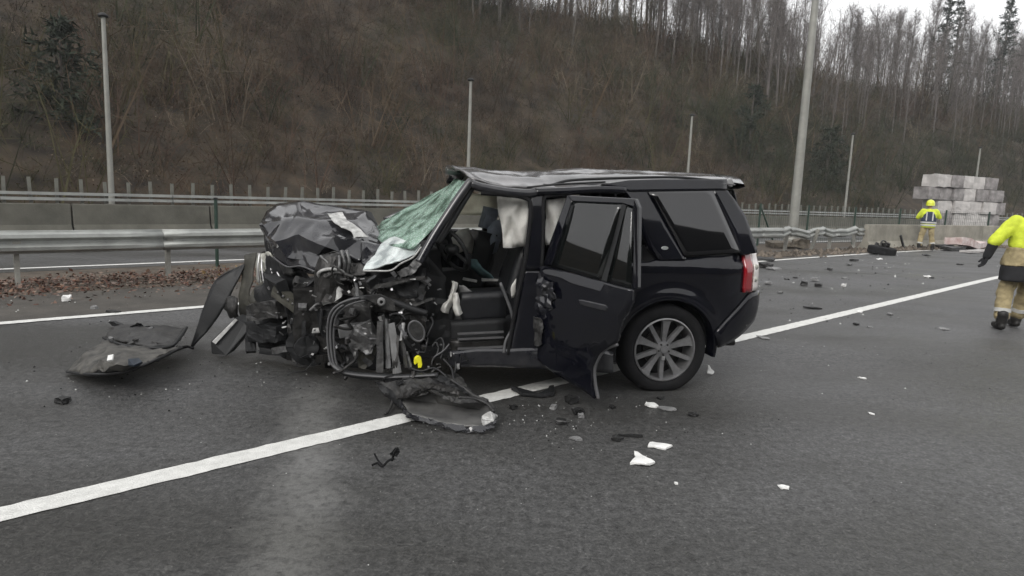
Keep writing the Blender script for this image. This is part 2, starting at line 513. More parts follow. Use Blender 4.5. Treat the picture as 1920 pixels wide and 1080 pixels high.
def tag(o, label=None, cat=None, group=None, kind=None):
    if label: o['label'] = label
    if cat: o['category'] = cat
    if group: o['group'] = group
    if kind: o['kind'] = kind
    return o
def empty(name, loc=(0, 0, 0), rz=0.0, label=None, cat=None, group=None):
    o = bpy.data.objects.new(name, None)
    o.empty_display_size = 0.2
    o.location = loc
    o.rotation_euler = (0, 0, rz)
    COL.objects.link(o)
    return tag(o, label, cat, group)
def npmesh(name, V, Fc, m, parent=None, tint=None):
    """fast mesh from numpy arrays of triangles"""
    me = bpy.data.meshes.new(name)
    V = np.ascontiguousarray(V, dtype=np.float32)
    Fc = np.ascontiguousarray(Fc, dtype=np.int32)
    me.vertices.add(len(V))
    me.vertices.foreach_set("co", V.ravel())
    nf = len(Fc)
    me.loops.add(nf * 3)
    me.loops.foreach_set("vertex_index", Fc.ravel())
    me.polygons.add(nf)
    me.polygons.foreach_set("loop_start", np.arange(0, nf * 3, 3, dtype=np.int32))
    if tint is not None:
        ca = me.color_attributes.new("tint", 'FLOAT_COLOR', 'POINT')
        c4 = np.ones((len(V), 4), dtype=np.float32)
        c4[:, :3] = tint
        ca.data.foreach_set("color", c4.ravel())
    me.materials.append(m)
    me.update()
    me.validate()
    o = bpy.data.objects.new(name, me)
    COL.objects.link(o)
    if parent is not None:
        o.parent = parent
    return o

# ------------------------------------------------------------------ setting: ground and roads
def strip(name, pts_a, pts_b, z, m, kind='structure'):
    b = MB()
    b.grid([[(*p[:2], z) for p in pts_a], [(*p[:2], z) for p in pts_b]])
    return tag(b.build(name, m), kind=kind)

g = MB().add([(-260, -260, 0), (300, -260, 0), (300, 300, 0), (-260, 300, 0)], [(0, 1, 2, 3)]).build("ground", M['ground'])
tag(g, kind='structure')
SS = [-40, -25, -15, -8, -4, 0, 4, 8, 12, 16, 20, 24, 28, 32, 36, 42, 48, 54, 60, 68, 76, 86, 96, 110]
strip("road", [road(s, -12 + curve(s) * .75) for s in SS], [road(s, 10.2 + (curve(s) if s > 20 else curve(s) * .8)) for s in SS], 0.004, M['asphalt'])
strip("opposite_road", [road(s, 13.0 + curve(s)) for s in SS], [road(s, 20.6 + curve(s)) for s in SS], 0.004, M['asphalt'])
def pl_strip(name, cl, wdt, z):
    pts = []
    for p, q in zip(cl, cl[1:]):
        p, q = Vector((p[0], p[1], 0)), Vector((q[0], q[1], 0))
        n_ = max(1, int((q - p).length / .05)) if p.length < 16 else max(1, int((q - p).length / .4))
        pts += [p.lerp(q, i / n_) for i in range(n_)]
    pts.append(Vector((cl[-1][0], cl[-1][1], 0)))
    a, b_ = [], []
    for i, p in enumerate(pts):
        d = (pts[min(i + 1, len(pts) - 1)] - pts[max(i - 1, 0)]).normalized()
        n = Vector((-d.y, d.x, 0))
        a.append(tuple(p - n * (wdt / 2 + rnd.gauss(0, .0035)))); b_.append(tuple(p + n * (wdt / 2 + rnd.gauss(0, .0035))))
    return strip(name, a, b_, z, M['paint_line'])
SN = [-12, -8, -4, -2, 0, 1, 2, 3, 4, 6, 8, 10, 12, 14, 16, 18, 19.1, 22, 26, 30, 36, 42]
def near_n(s): return 3.68 - 0.0035 * max(0, s - 17) ** 2
def far_n(s): return 8.57 - 0.0135 * max(0, s) - 0.0032 * max(0, s - 15) ** 2
def shoulder_band():
    ss = [-20, -10, -5, 0, 3, 6, 10, 14, 18, 22, 26, 30, 36]
    strip("hard_shoulder", [road(s, far_n(s) + .09) for s in ss], [road(s, far_n(s) + 1.9) for s in ss], 0.008, M['shoulder'])
shoulder_band()
pl_strip("lane_line", [road(s, near_n(s)) for s in SN], 0.17, 0.009)
pl_strip("edge_line", [road(s, far_n(s)) for s in SN], 0.15, 0.0125)
pl_strip("opposite_edge_line", [road(s, 13.45 + curve(s)) for s in SS[2:16]], 0.14, 0.009)

# ------------------------------------------------------------------ hillside
def hill_z(s, q):
    """q = distance beyond the far road edge curve"""
    base = 23.2
    d = q - base
    hr = 17.0 - 0.055 * max(0.0, s - 48)
    if d <= 0: return 0.0
    t = min(1.0, d / 24.5)
    z = hr * (t * (1.08 - 0.08 * t))
    if d > 24.5:
        z = hr - (d - 24.5) * 0.05
    fade = min(1.0, d / 4.0)
    z += fade * (1.0 * mnoise.noise(Vector((s * .07, q * .09, 1.3))) + 0.45 * mnoise.noise(Vector((s * .3, q * .3, 4.1))))
    z += max(0, -s - 5) * 0.02 * t
    return max(z, 0.0)
def hp(s, q, up=0.0):
    return road(s, q + curve(s), hill_z(s, q) + up)
qs = np.concatenate([np.linspace(22.0, 50, 57), np.linspace(52, 95, 15)])
ssx = np.linspace(-45, 135, 181)
b = MB().grid([[hp(s, q) if q > 22.6 else road(s, q + curve(s), -0.3) for q in qs] for s in ssx])
tag(b.build("hillside", M['hill'], smooth=True), kind='structure')
# unseen wooded slope added behind the camera, raised and darkened for the car's reflections
b = MB().grid([[(-110 + 12 * i, -19 - j * 5 + 3 * math.sin(i * .7), -0.2 + 24 * (1 - math.exp(-j * .4)) * (1 + .12 * math.sin(i * 1.3)) + (1.8 * mnoise.noise(Vector((i * 1.7, j * 1.1, 3))) if j else 0)) for j in range(9)] for i in range(20)])
tag(b.build("unseen_hillside", M['unseen_hill'], smooth=True), kind='structure')

# undergrowth: bare brush, brambles and leaf clumps over the whole slope, one uncountable mass
def bush_proto(rg, nst, ntw, H, spread, w0, leaves=0, leaf=0.07):
    V, Fq = [], []
    def tri(a, b_, c):
        o = len(V); V.extend([a, b_, c]); Fq.append((o, o + 1, o + 2))
    for i in range(nst):
        an = rg.uniform(0, 2 * math.pi); tl = rg.uniform(0.15, 1.0) * spread
        L = H * rg.uniform(.6, 1.1)
        base = np.array([rg.normal(0, .12), rg.normal(0, .12), -0.05])
        d = np.array([math.cos(an) * tl, math.sin(an) * tl, 1.0]); d /= np.linalg.norm(d)
        bend = np.array([math.cos(an), math.sin(an), -0.8]) * rg.uniform(0, .45) * L * spread
        side = np.cross(d, rg.normal(size=3)); side /= np.linalg.norm(side)
        P = lambda t: base + d * L * t + bend * t * t
        w = w0 * rg.uniform(.6, 1.2)
        p0, p1, p2 = P(0), P(.5), P(1)
        tri(p0 - side * w, p0 + side * w, p1 + side * w * .6); tri(p0 - side * w, p1 + side * w * .6, p1 - side * w * .6); tri(p1 - side * w * .6, p1 + side * w * .6, p2)
        for k in range(ntw):
            t = rg.uniform(.25, 1); q = P(t)
            dd = d * .6 + rg.normal(size=3) * .75; dd /= np.linalg.norm(dd)
            l = L * rg.uniform(.2, .5)
            sd_ = np.cross(dd, rg.normal(size=3)); sd_ /= np.linalg.norm(sd_)
            tri(q - sd_ * w * .35, q + sd_ * w * .35, q + dd * l + np.array([0, 0, -.1 * l]))
    for k in range(leaves):
        q = np.array([rg.normal(0, .35 * H * spread + .15), rg.normal(0, .35 * H * spread + .15), abs(rg.normal(.4, .3)) * H])
        a = rg.normal(size=3); a /= np.linalg.norm(a); c = np.cross(a, rg.normal(size=3)); c /= np.linalg.norm(c)
        s_ = leaf * rg.uniform(.6, 1.4)
        tri(q - a * s_, q + c * s_ * .6, q + a * s_); tri(q - a * s_, q + a * s_, q - c * s_ * .6)
    return np.array(V), np.array(Fq)
def scatter_brush():
    rg = np.random.default_rng(11)
    protos = [bush_proto(rg, 10, 9, 1.3, .7, .012), bush_proto(rg, 12, 8, 1.0, 1.1, .012), bush_proto(rg, 8, 12, 1.8, .45, .014),
              bush_proto(rg, 11, 10, 1.1, .9, .011, 14, .035), bush_proto(rg, 9, 9, .8, 1.0, .01, 30, .035), bush_proto(rg, 8, 8, .7, 1.2, .01, 40, .032)]
    pal = np.array([[.095, .07, .048], [.12, .088, .058], [.055, .043, .032], [.135, .103, .072], [.082, .076, .04], [.048, .054, .032], [.096, .064, .047], [.18, .148, .11]])
    VV, FF, TT = [], [], []
    off = 0
    n = 0
    while n < 9000:
        s = rg.uniform(-16, 112); q = 23.3 + 26 * rg.uniform(0, 1) ** 0.9
        if s > 55 and rg.uniform() < .35: continue
        if 53 < s < 65 and q < 26.5: continue
        x, y, z = hp(s, q)
        nz1 = mnoise.noise(Vector((s * .10, q * .12, 9))) ; nz2 = mnoise.noise(Vector((s * .16, q * .2, 20)))
        V, Fq = protos[int(rg.integers(0, 6)) if nz1 < .15 else int(rg.integers(3, 6))]
        k = rg.uniform(.65, 1.35) * (1.0 + max(0, (y - 30)) * .006)
        big = n % 14 == 0
        if big:
            V, Fq = protos[[0, 2, 2][n % 3]]; k *= 2.1
        a = rg.uniform(0, 6.283)
        Rm = np.array([[math.cos(a), -math.sin(a), 0], [math.sin(a), math.cos(a), 0], [0, 0, 1]])
        W = (V * k) @ Rm.T + np.array([x, y, z])
        if nz2 > .22: c = pal[rg.integers(4, 6)]
        elif nz2 < -.25: c = pal[[2, 6][rg.integers(0, 2)]]
        else: c = pal[rg.integers(0, 8)]
        if s > 42 and q < 36 and rg.uniform() < .7: c = pal[5] * rg.uniform(.8, 1.2)
        c = c * (rg.uniform(.8, 1.25) if big else rg.uniform(.5, 1.35))
        VV.append(W); FF.append(Fq + off); TT.append(np.repeat(c[None], len(V), 0) * rg.uniform(.8, 1.2, size=(len(V), 1)))
        off += len(V); n += 1
    o = npmesh("undergrowth", np.concatenate(VV), np.concatenate(FF), M['twig'], tint=np.concatenate(TT))
    tag(o, kind='stuff')
scatter_brush()

# ------------------------------------------------------------------ trees
def tree_proto(seed, H, r0, nl, ntw, low=.35, spread=.28):
    rg = np.random.default_rng(seed)
    tb = MB()
    bx = rg.normal(0, .035, 2) * H
    T = lambda t: Vector((bx[0] * t * t + .05 * math.sin(3 * t + seed), bx[1] * t * t, H * t))
    tb.tube([T(t) for t in np.linspace(-.03, 1, 8)], [r0 * (1 - .85 * max(0, t)) for t in np.linspace(-.03, 1, 8)], 6)
    tips = []
    for i in range(nl):
        t = low + (1 - low) * (i + rg.uniform(0, 1)) / nl * .97
        an = rg.uniform(0, 6.283)
        L = H * spread * (1.15 - t * .75) * rg.uniform(.6, 1.2)
        d = Vector((math.cos(an), math.sin(an), rg.uniform(.8, 2.6))).normalized()
        p0 = T(t)
        pts = [p0, p0 + d * L * .5 + Vector((0, 0, .02 * L)), p0 + d * L + Vector((0, 0, .18 * L))]
        rr = r0 * (1 - .85 * t) * .45
        tb.tube(pts, [rr, rr * .6, rr * .2], 4, caps=False)
        tips.append((pts, L))
    tips.append(([T(.6), T(.8), T(1)], H * .25))
    V, Fq = [], []
    for k in range(ntw):
        pts, L = tips[rg.integers(0, len(tips))]
        t = rg.uniform(.05, 1)
        q = pts[0].lerp(pts[2], t)
        if rg.uniform() < .22: q = T(rg.uniform(low * .7, 1))
        d = (pts[2] - pts[0]).normalized() * .5 + Vector(rg.normal(size=3)) * .6 + Vector((0, 0, .55))
        d.normalize()
        l = rg.uniform(.35, 1.0) * (.55 + L * .4)
        s = d.cross(Vector(rg.normal(size=3))).normalized() * rg.uniform(.009, .018)
        o = len(V)
        V += [q - s, q + s, q + d * l]
        Fq.append((o, o + 1, o + 2))
        for j in range(3):
            tt = rg.uniform(.3, 1)
            q2 = q + d * l * tt
            d2 = (d + Vector(rg.normal(size=3)) * .6).normalized()
            s2 = d2.cross(Vector(rg.normal(size=3))).normalized() * .008
            o = len(V)
            V += [q2 - s2, q2 + s2, q2 + d2 * l * .6]
            Fq.append((o, o + 1, o + 2))
    return tb, np.array([tuple(v) for v in V]), np.array(Fq)

def place_trees():
    protos = []
    specs = [(1, 12, .115, 13, 620, .3, .3), (2, 13.5, .14, 14, 680, .4, .26), (3, 10, .09, 12, 560, .25, .34), (4, 13, .11, 12, 620, .45, .24), (5, 8.5, .08, 12, 520, .2, .38), (6, 13, .13, 15, 720, .3, .32)]
    rg = np.random.default_rng(5)
    spots = []
    for i in range(226):                                   # crest and plateau
        s = rg.uniform(14, 112); q = rg.choice([rg.uniform(45.5, 50), rg.uniform(47, 66)])
        spots.append((s, q, rg.uniform(.8, 1.2)))
    for i in range(70):                                    # upper slope, thinner
        s = rg.uniform(16, 112); q = rg.uniform(36 if s > 50 else 41, 46)
        spots.append((s, q, rg.uniform(.55, .9)))
    first = True
    base = []
    for sp in specs:
        tb, V, Fq = tree_proto(*sp)
        base.append((sp, tb, V, Fq))
    made = {}
    for i, (s, q, k) in enumerate(spots):
        j = int(rg.integers(0, len(specs)))
        x, y, z = hp(s, q)
        r = empty("bare_tree", (x, y, z - .1), rg.uniform(0, 6.28), "tall bare leafless tree among the others on the wooded ridge", "tree", "bare trees along the ridge")
        k *= 1.0 if s < 58 else .64
        r.scale = (k, k, k * rg.uniform(.9, 1.1))
        r.rotation_euler[0] = rg.normal(0, .03); r.rotation_euler[1] = rg.normal(0, .03)
        if j not in made:
            sp, tb, V, Fq = base[j]
            t = tb.build("trunk", M['bark'] if j % 2 else M['bark_d'], r, smooth=True)
            c = npmesh("crown", V, Fq, M['crown'], r)
            made[j] = (t, c)
        else:
            for o in made[j]:
                n = o.copy(); COL.objects.link(n); n.parent = r
place_trees()
def far_woods():
    """the woods behind the ridge: no one could count them"""
    rg = np.random.default_rng(15)
    VV, FF, off = [], [], 0
    ps = []
    for k in range(5):
        tb, V, Fq = tree_proto(40 + k, 12, .085, 7, 110, .25, .3)
        tv = np.array(tb.v); tf = []
        for f in tb.f:
            for j in range(1, len(f) - 1): tf.append((f[0], f[j], f[j + 1]))
        ps.append((np.concatenate([tv, V]), np.concatenate([np.array(tf), Fq + len(tv)])))
    for i in range(900):
        s_ = rg.uniform(8, 120); q = rg.uniform(48, 84)
        if i < 330: s_ = rg.uniform(52, 118); q = rg.uniform(33, 50)
        elif s_ < 64 and q > 50 and rg.uniform() < .72: continue
        x, y, z = hp(s_, q)
        V, Fq = ps[int(rg.integers(0, 5))]
        k = rg.uniform(.75, 1.15) * (1 if s_ < 58 else .64); a = rg.uniform(0, 6.28)
        Rm = np.array([[math.cos(a), -math.sin(a), 0], [math.sin(a), math.cos(a), 0], [0, 0, 1]])
        VV.append((V * k) @ Rm.T + np.array([x, y, z - .1])); FF.append(Fq + off); off += len(V)
    tag(npmesh("far_woods", np.concatenate(VV), np.concatenate(FF), M['crown']), kind='stuff')
far_woods()

def conifer(name, loc, H, R, seed, label, whorls=16, m='needle', dens=9, top=1.0, low=.12):
    rg = np.random.default_rng(seed)
    r = empty(name, loc, 0, label, "tree")
    MB().tube([(0, 0, -.3), (0, 0, H * .5), (0.05, 0, H)], [H * .016, H * .011, .01], 7).build("trunk", M['bark_d'], r, smooth=True)
    V, Fq = [], []
    for w in range(whorls):
        t = low + (1 - low) * w / whorls
        nb = int(rg.integers(5, 9))
        for k in range(nb):
            an = rg.uniform(0, 6.283)
            L = R * (1.02 - t) ** .8 * rg.uniform(.55, 1.15) + .15
            d = np.array([math.cos(an), math.sin(an), rg.uniform(-.25, .25)])
            for j in range(dens * 3):
                f = rg.uniform(.1, 1)
                q = np.array([0, 0, H * t + rg.normal(0, .12)]) + d * L * f
                dd = d * .5 + rg.normal(size=3) * .6; dd /= np.linalg.norm(dd)
                sd_ = np.cross(dd, rg.normal(size=3)); sd_ /= np.linalg.norm(sd_)
                l = rg.uniform(.12, .34) * (R / 2.2 + .3); w_ = .045
                o = len(V); V += [q - sd_ * w_, q + sd_ * w_, q + dd * l]; Fq.append((o, o + 1, o + 2))
    npmesh("crown", np.array(V), np.array(Fq), M[m], r)
    return r
conifer("conifer", hp(93, 44), 12.5, 2.6, 1, "tall dark conifer nearest the right edge of the picture", 20)
conifer("conifer", hp(88, 46), 11.5, 2.2, 2, "dark conifer just left of the tallest conifer at the right", 18)
conifer("conifer", hp(97, 52), 13, 2.4, 3, "dark conifer behind the other conifers at the upper right", 18)
conifer("conifer", hp(68, 47), 7.5, 1.5, 4, "slim dark evergreen standing alone among bare ridge trees", 14)
conifer("evergreen_tree", hp(-3.5, 31), 7.0, 2.3, 5, "dark evergreen on the slope at the far left edge", 12, 'ivy', 12)
conifer("evergreen_tree", hp(46, 30), 5.5, 2.4, 6, "rounded dark evergreen on the slope beside the tall lamp post", 10, 'ivy', 12, low=.02)
conifer("evergreen_tree", hp(50, 27), 4.5, 2.4, 7, "low dark evergreen at the foot of the slope right of the tall lamp post", 9, 'ivy', 12, low=.02)
conifer("evergreen_tree", hp(4.5, 27.5), 3.6, 1.8, 8, "small dark evergreen behind the leftmost lamp post", 8, 'ivy', 10, low=.02)
conifer("evergreen_tree", hp(33, 44), 5, 1.7, 9, "dark evergreen high on the slope under the ridge trees", 9, 'ivy', 10, low=.02)

# ------------------------------------------------------------------ far side barrier: concrete blocks, twin rail and posts
def far_barrier():
    r = empty("roadside_barrier", road(0, 20.9), 0, "low concrete roadside barrier topped by twin rails and short posts", "barrier")
    o0 = np.array(road(0, 20.9))
    def P(s, n, z): return tuple(np.array(road(s, n + curve(s), z)) - o0)
    prof = [(20.62, .004), (20.82, .26), (20.88, .80), (21.08, .80), (21.14, .26), (21.3, .004)]
    s = -14.0
    blk = None
    while s < 72:
        e = s + 3.46
        b_ = MB()
        ra = [P(s, n, z) for n, z in prof]; rb = [P(e, n, z) for n, z in prof]
        n = len(prof)
        b_.add(ra + rb, [(i, i + 1, n + i + 1, n + i) for i in range(n - 1)] + [(n - 1, 0, n, 2 * n - 1), tuple(range(n)), tuple(range(2 * n - 1, n - 1, -1))])
        b_.build("concrete_block", M['concrete'], r, bevel=.02)
        s += 3.5
    for zc in (0.92, 1.06):
        s = -14.0
        while s < 72:
            MB().bar(P(s, 20.98, zc), P(s + 3.98, 20.98, zc), .06, .075).build("rail", M['galv'], r)
            s += 4
    base = None
    k = 0
    s = -8.0
    while s < 68:
        if base is None:
            base = MB().box((0, 0, .33), (.075, .075, .66)).build("post", M['post'], r)
            q = base
        else:
            q = base.copy(); COL.objects.link(q); q.parent = r
        q.location = P(s, 21.05, .79)
        q.rotation_euler = (rnd.gauss(0, .02), rnd.gauss(0, .02), math.radians(43))
        q.scale = (1, 1, rnd.uniform(.92, 1.06))
        s += .56
        k += 1
far_barrier()

# lamp posts beyond the far barrier
lp = [(4.7, 22.2, "slim pale lamp post at the far left behind the barrier"), (17.6, 21.8, "slim lamp post rising behind the windscreen end of the car"), (31.8, 20.5, "slim lamp post rising behind the rear of the car roof"),
      (44.9, 17.15, "slim lamp post just right of the thick tall pole"), (57.8, 13.2, "slim lamp post in front of the pale block stack")]
proto = None
for s, n, lab in lp:
    x, y, _ = road(s, n)
    r = empty("lamp_post", (x, y, 0), math.radians(43), lab, "lamp post", "slim lamp posts beyond the far barrier")
    if proto is None:
        a = MB().tube([(0, 0, 0), (0, 0, 5.95)], [.085, .055], 12).build("pole", M['lamp'], r, smooth=True, angle=50)
        c = MB().lathe([(0, 0), (.13, 0), (.14, .05), (.06, .11), (0, .12)], 14, 'z', (0, 0, 5.95)).build("lamp_head", M['trim'], r, smooth=True)
        d = MB().lathe([(0.17, 0.0), (.17, .02), (.1, .05), (.095, .4), (0.0, .42)], 14, 'z').build("base", M['lamp'], r)
        proto = (a, c, d)
    else:
        for o in proto:
            q = o.copy(); COL.objects.link(q); q.parent = r
def at_scale(px, py_base):          # ground point
    return G(px, py_base)
bp_ = onplane(1488, 415, road(23.3, 10.9), RN)
r = empty("lamp_post", (bp_[0], bp_[1], 0), math.radians(43), "thick tall grey lighting mast between the two roads", "lamp post")
MB().tube([(0, 0, 0), (0, 0, 6), (0, 0, 12)], [.17, .135, .09], 16).build("pole", M['lamp'], r, smooth=True, angle=50)
MB().lathe([(.3, 0), (.3, .25), (.2, .3), (.19, .55), (0, .56)], 16, 'z').build("base", M['galv_dull'], r)
MB().tube([(0, 0, 11.8), (0, .6, 12.3), (0, 1.8, 12.5)], [.07, .06, .05], 10).build("arm", M['lamp'], r, smooth=True)
MB().box((0, 2.1, 12.5), (.25, .8, .12)).build("lamp_head", M['trim'], r, bevel=.03)

# ------------------------------------------------------------------ near crash barrier
RAILP = [(-9, 11.15), (-4, 11.13), (0, 11.12), (3, 11.08), (6, 11.0), (9, 10.75), (12, 10.4), (15, 10.0), (18, 9.65), (20.2, 9.5)]
RAILQ = [(20.2, 9.5), (21.3, 9.62), (22.2, 9.33), (23.2, 9.45), (24.4, 9.15), (25.4, 8.98)]
W_PROF = [(.0, .0), (.0, .018), (.075, .05), (.085, .095), (.02, .14), (.02, .175), (.085, .22), (.075, .265), (.0, .297), (.0, .318)]
def rail_point(poly, s):
    for (a, na), (c, nc) in zip(poly, poly[1:]):
        if a <= s <= c:
            return na + (nc - na) * (s - a) / (c - a)
    return poly[-1][1]
def crash_barrier(name, poly, label, damaged):
    r = empty(name, road(poly[0][0], poly[0][1]), 0, label, "guard rail")
    o0 = np.array(r.location)
    s0, s1 = poly[0][0], poly[-1][0]
    seg = 4.0 if not damaged else 1.75
    s = s0
    while s < s1 - .05:
        e = min(s + seg, s1)
        rows = []
        for q in np.linspace(s, e - .004, 9):
            n = rail_point(poly, min(q, s1))
            z0 = .475
            tw = 0.0
            if damaged:
                z0 += .05 * math.sin(q * 3.1) + .03 * math.sin(q * 7.7)
                n += .05 * math.sin(q * 6.3)
                tw = .3 * math.sin(q * 4.3)
            rows.append([tuple(np.array(road(q, n - d * (1 - tw), z0 + z * (1 - abs(tw) * .4))) - o0) for d, z in W_PROF])
        MB().grid(rows).build("rail_beam", M['galv'], r, smooth=True, angle=35, solid=.005)
        s = e
    s = s0 + .7
    while s < s1:
        n = rail_point(poly, s) + .12
        p = np.array(road(s, n)) - o0
        ln = (rnd.gauss(0, .12), rnd.gauss(0, .12)) if damaged else (0, 0)
        MB().bar((p[0], p[1], 0), (p[0] + ln[0], p[1] + ln[1], .74), .11, .06, RD).build("post", M['galv_dull'], r, bevel=.006)
        p2 = np.array(road(s, n - .1)) - o0
        MB().box((p2[0], p2[1], .63), (.09, .09, .2), Matrix.Rotation(math.radians(43), 3, 'Z')).build("spacer", M['galv_dull'], r)
        s += 1.9 if not damaged else 1.4
crash_barrier("guard_rail", RAILP, "long grey steel crash barrier running behind the wrecked car", False)
crash_barrier("guard_rail", RAILQ, "bent and buckled end of the crash barrier beside the concrete wall", True)

# concrete wall at the right
def concrete_wall():
    pts = [(25.45, 8.92), (28.4, 8.55), (31.4, 8.05), (34.4, 7.45), (37.4, 6.75), (40.4, 5.95), (43.4, 5.05), (46.4, 4.05)]
    r = empty("concrete_barrier", road(*pts[0]), 0, "pale concrete barrier wall behind the far firefighter", "barrier")
    o0 = np.array(r.location)
    prof = [(-.28, .003), (-.22, .12), (-.1, .3), (-.08, .9), (.08, .9), (.1, .3), (.22, .12), (.28, .003)]
    for (s, n), (e, m_) in zip(pts, pts[1:]):
        ra = [tuple(np.array(road(s + .01, n + d, z)) - o0) for d, z in prof]
        rb = [tuple(np.array(road(e - .01, m_ + d, z)) - o0) for d, z in prof]
        k = len(prof)
        MB().add(ra + rb, [(i, i + 1, k + i + 1, k + i) for i in range(k - 1)] + [(k - 1, 0, k, 2 * k - 1), tuple(range(k)), tuple(range(2 * k - 1, k - 1, -1))]).build("concrete_block", M['concrete_l'], r, bevel=.015)
concrete_wall()

# green mesh fence in the median
def mesh_fence():
    pts = [(17, 12.2), (19.8, 11.9), (22.6, 11.5), (25.4, 11.0), (28.2, 10.35), (31, 9.6), (34, 8.7), (37, 7.75)]
    r = empty("mesh_fence", road(*pts[0]), 0, "dark green wire mesh fence with posts behind the crash barrier", "fence")
    o0 = np.array(r.location)
    def P(s, n, z): return tuple(np.array(road(s, n, z)) - o0)
    for i, (s, n) in enumerate(pts):
        MB().tube([P(s, n, 0), P(s, n, 1.5)], .04, 8).build("post", M['green'], r, smooth=True, angle=50)
        if i == 2:
            MB().tube([P(s, n, 1.4), P(s + 1.0, n - .15, .02)], .03, 8).build("brace", M['green'], r, smooth=True, angle=50)
    wm = MB()
    for (s, n), (e, m_) in zip(pts, pts[1:]):
        for z in np.linspace(.1, 1.45, 10):
            wm.tube([P(s, n, z), P(e, m_, z)], .004, 3, caps=False)
        for t in np.linspace(0, 1, 24)[1:-1]:
            wm.tube([P(s + (e - s) * t, n + (m_ - n) * t, .08), P(s + (e - s) * t, n + (m_ - n) * t, 1.46)], .004, 3, caps=False)
    tag(wm.build("wire_mesh", M['green'], r), kind='stuff')
mesh_fence()
p = onplane(407, 480, road(4.6, 12.6), RN)
r = empty("fence_post", (p[0], p[1], 0), 0, "single dark post standing behind the crash barrier left of the car", "post")
MB().tube([(0, 0, 0), (0, 0, 1.22)], .032, 8).build("post_tube", M['green'], r, smooth=True, angle=50)
MB().lathe([(0, 0), (.038, 0), (.038, .03), (0, .04)], 8, 'z', (0, 0, 1.22)).build("cap", M['trim'], r)

# stack of pale blocks beyond the far barrier
def blocks():
    c = np.array([29.75, 46.0]); ax = np.array([.93, .37]); nx = np.array([-.37, .93])
    rows = [(0.45, -1.7, 3.6), (1.29, -2.0, 3.9), (2.13, -3.1, 3.7), (2.97, -2.6, 2.5)]
    for ri, (z, a, b_) in enumerate(rows):
        x = a
        while x < b_:
            w = rnd.choice([1.15, 1.3, 1.45])
            dk = (ri == 2 and x < -.6) or rnd.random() < .22
            px = c + ax * (x + w / 2) + nx * rnd.uniform(-.12, .12)
            o = MB().box((0, 0, 0), (w - .05, 1.1, .80)).crumple(3, .05, 2.6, rnd.random() * 50).build("stacked_block", M['bale_d'] if dk else M['bale'])
            o.location = (px[0], px[1], z + .41)
            o.rotation_euler = (0, 0, math.atan2(ax[1], ax[0]) + rnd.gauss(0, .04))
            tag(o, ("dull grey block in the stack beyond the far road" if dk else "pale grey block in the stack beyond the far road"), "block", "stack of blocks beyond the far road")
            x += w
    b2 = MB().box((0, 0, 0), (9.5, 2.2, .7)).build("loading_platform", M['concrete'])
    b2.location = (c[0] + ax[0] * .5, c[1] + ax[1] * .5, 0.0)
    b2.rotation_euler = (0, 0, math.atan2(ax[1], ax[0]))
    tag(b2, "low concrete platform under the stack of pale blocks", "platform")
blocks()

# leaf litter along the crash barrier (uncountable)
def litter():
    rg = np.random.default_rng(3)
    V, Fq, T = [], [], []
    pal = np.array([[.19, .125, .1], [.13, .06, .042], [.25, .19, .155], [.09, .055, .045], [.2, .125, .09], [.2, .155, .135]])
    for k in range(15000):
        s = rg.uniform(-7, 12)
        n = 11.0 + rg.normal(.15, .42) if rg.uniform() < .85 else rg.uniform(9.6, 12.6)
        n += (rail_point(RAILP, min(max(s, -9), 20)) - 11.1) * .8
        z = .012 + .11 * abs(rg.normal(0, .5)) * math.exp(-((n - 11.2) / .5) ** 2)
        c = np.array(road(s, n, z))
        a = rg.normal(size=3); a[2] *= .45; a /= np.linalg.norm(a)
        b_ = np.cross(a, np.array([0, 0, 1.]) + rg.normal(size=3) * .5); b_ /= np.linalg.norm(b_)
        h = rg.uniform(.014, .042)
        o = len(V)
        V += [c - a * h, c + b_ * h * .6, c + a * h, c - b_ * h * .6]
        Fq += [(o, o + 1, o + 2), (o, o + 2, o + 3)]
        col = pal[rg.integers(0, 6)] * rg.uniform(.7, 1.2)
        if s > 3.5 and rg.uniform() < .15: col = np.array([.24, .16, .07]) * rg.uniform(.7, 1.2)
        T += [col] * 4
    tag(npmesh("fallen_leaves", np.array(V), np.array(Fq), M['leaf'], tint=np.array(T)), kind='stuff')
    # grit and broken earth under the damaged end of the barrier
    V, Fq, T = [], [], []
    for k in range(1500):
        s = rg.uniform(15, 36)
        n = rail_point([(15, 9.9), (20, 9.3), (25.4, 8.9), (31, 8.0), (36, 7.0)], s) + rg.normal(-.35, .28)
        c = np.array(road(s, n, .02)); h = abs(rg.normal(0, .05)) + .02
        o = len(V)
        V += [c + np.array([h, 0, 0]), c + np.array([-h * .6, h * .8, 0]), c + np.array([-h * .5, -h * .8, 0]), c + np.array([rg.normal(0, h * .3), 0, h * rg.uniform(.6, 1.3)])]
        Fq += [(o, o + 1, o + 3), (o + 1, o + 2, o + 3), (o + 2, o, o + 3)]
        col = np.array([.15, .125, .1]) * rg.uniform(.4, 1.5)
        T += [col] * 4
    tag(npmesh("broken_earth", np.array(V), np.array(Fq), M['leaf'], tint=np.array(T)), kind='stuff')
litter()
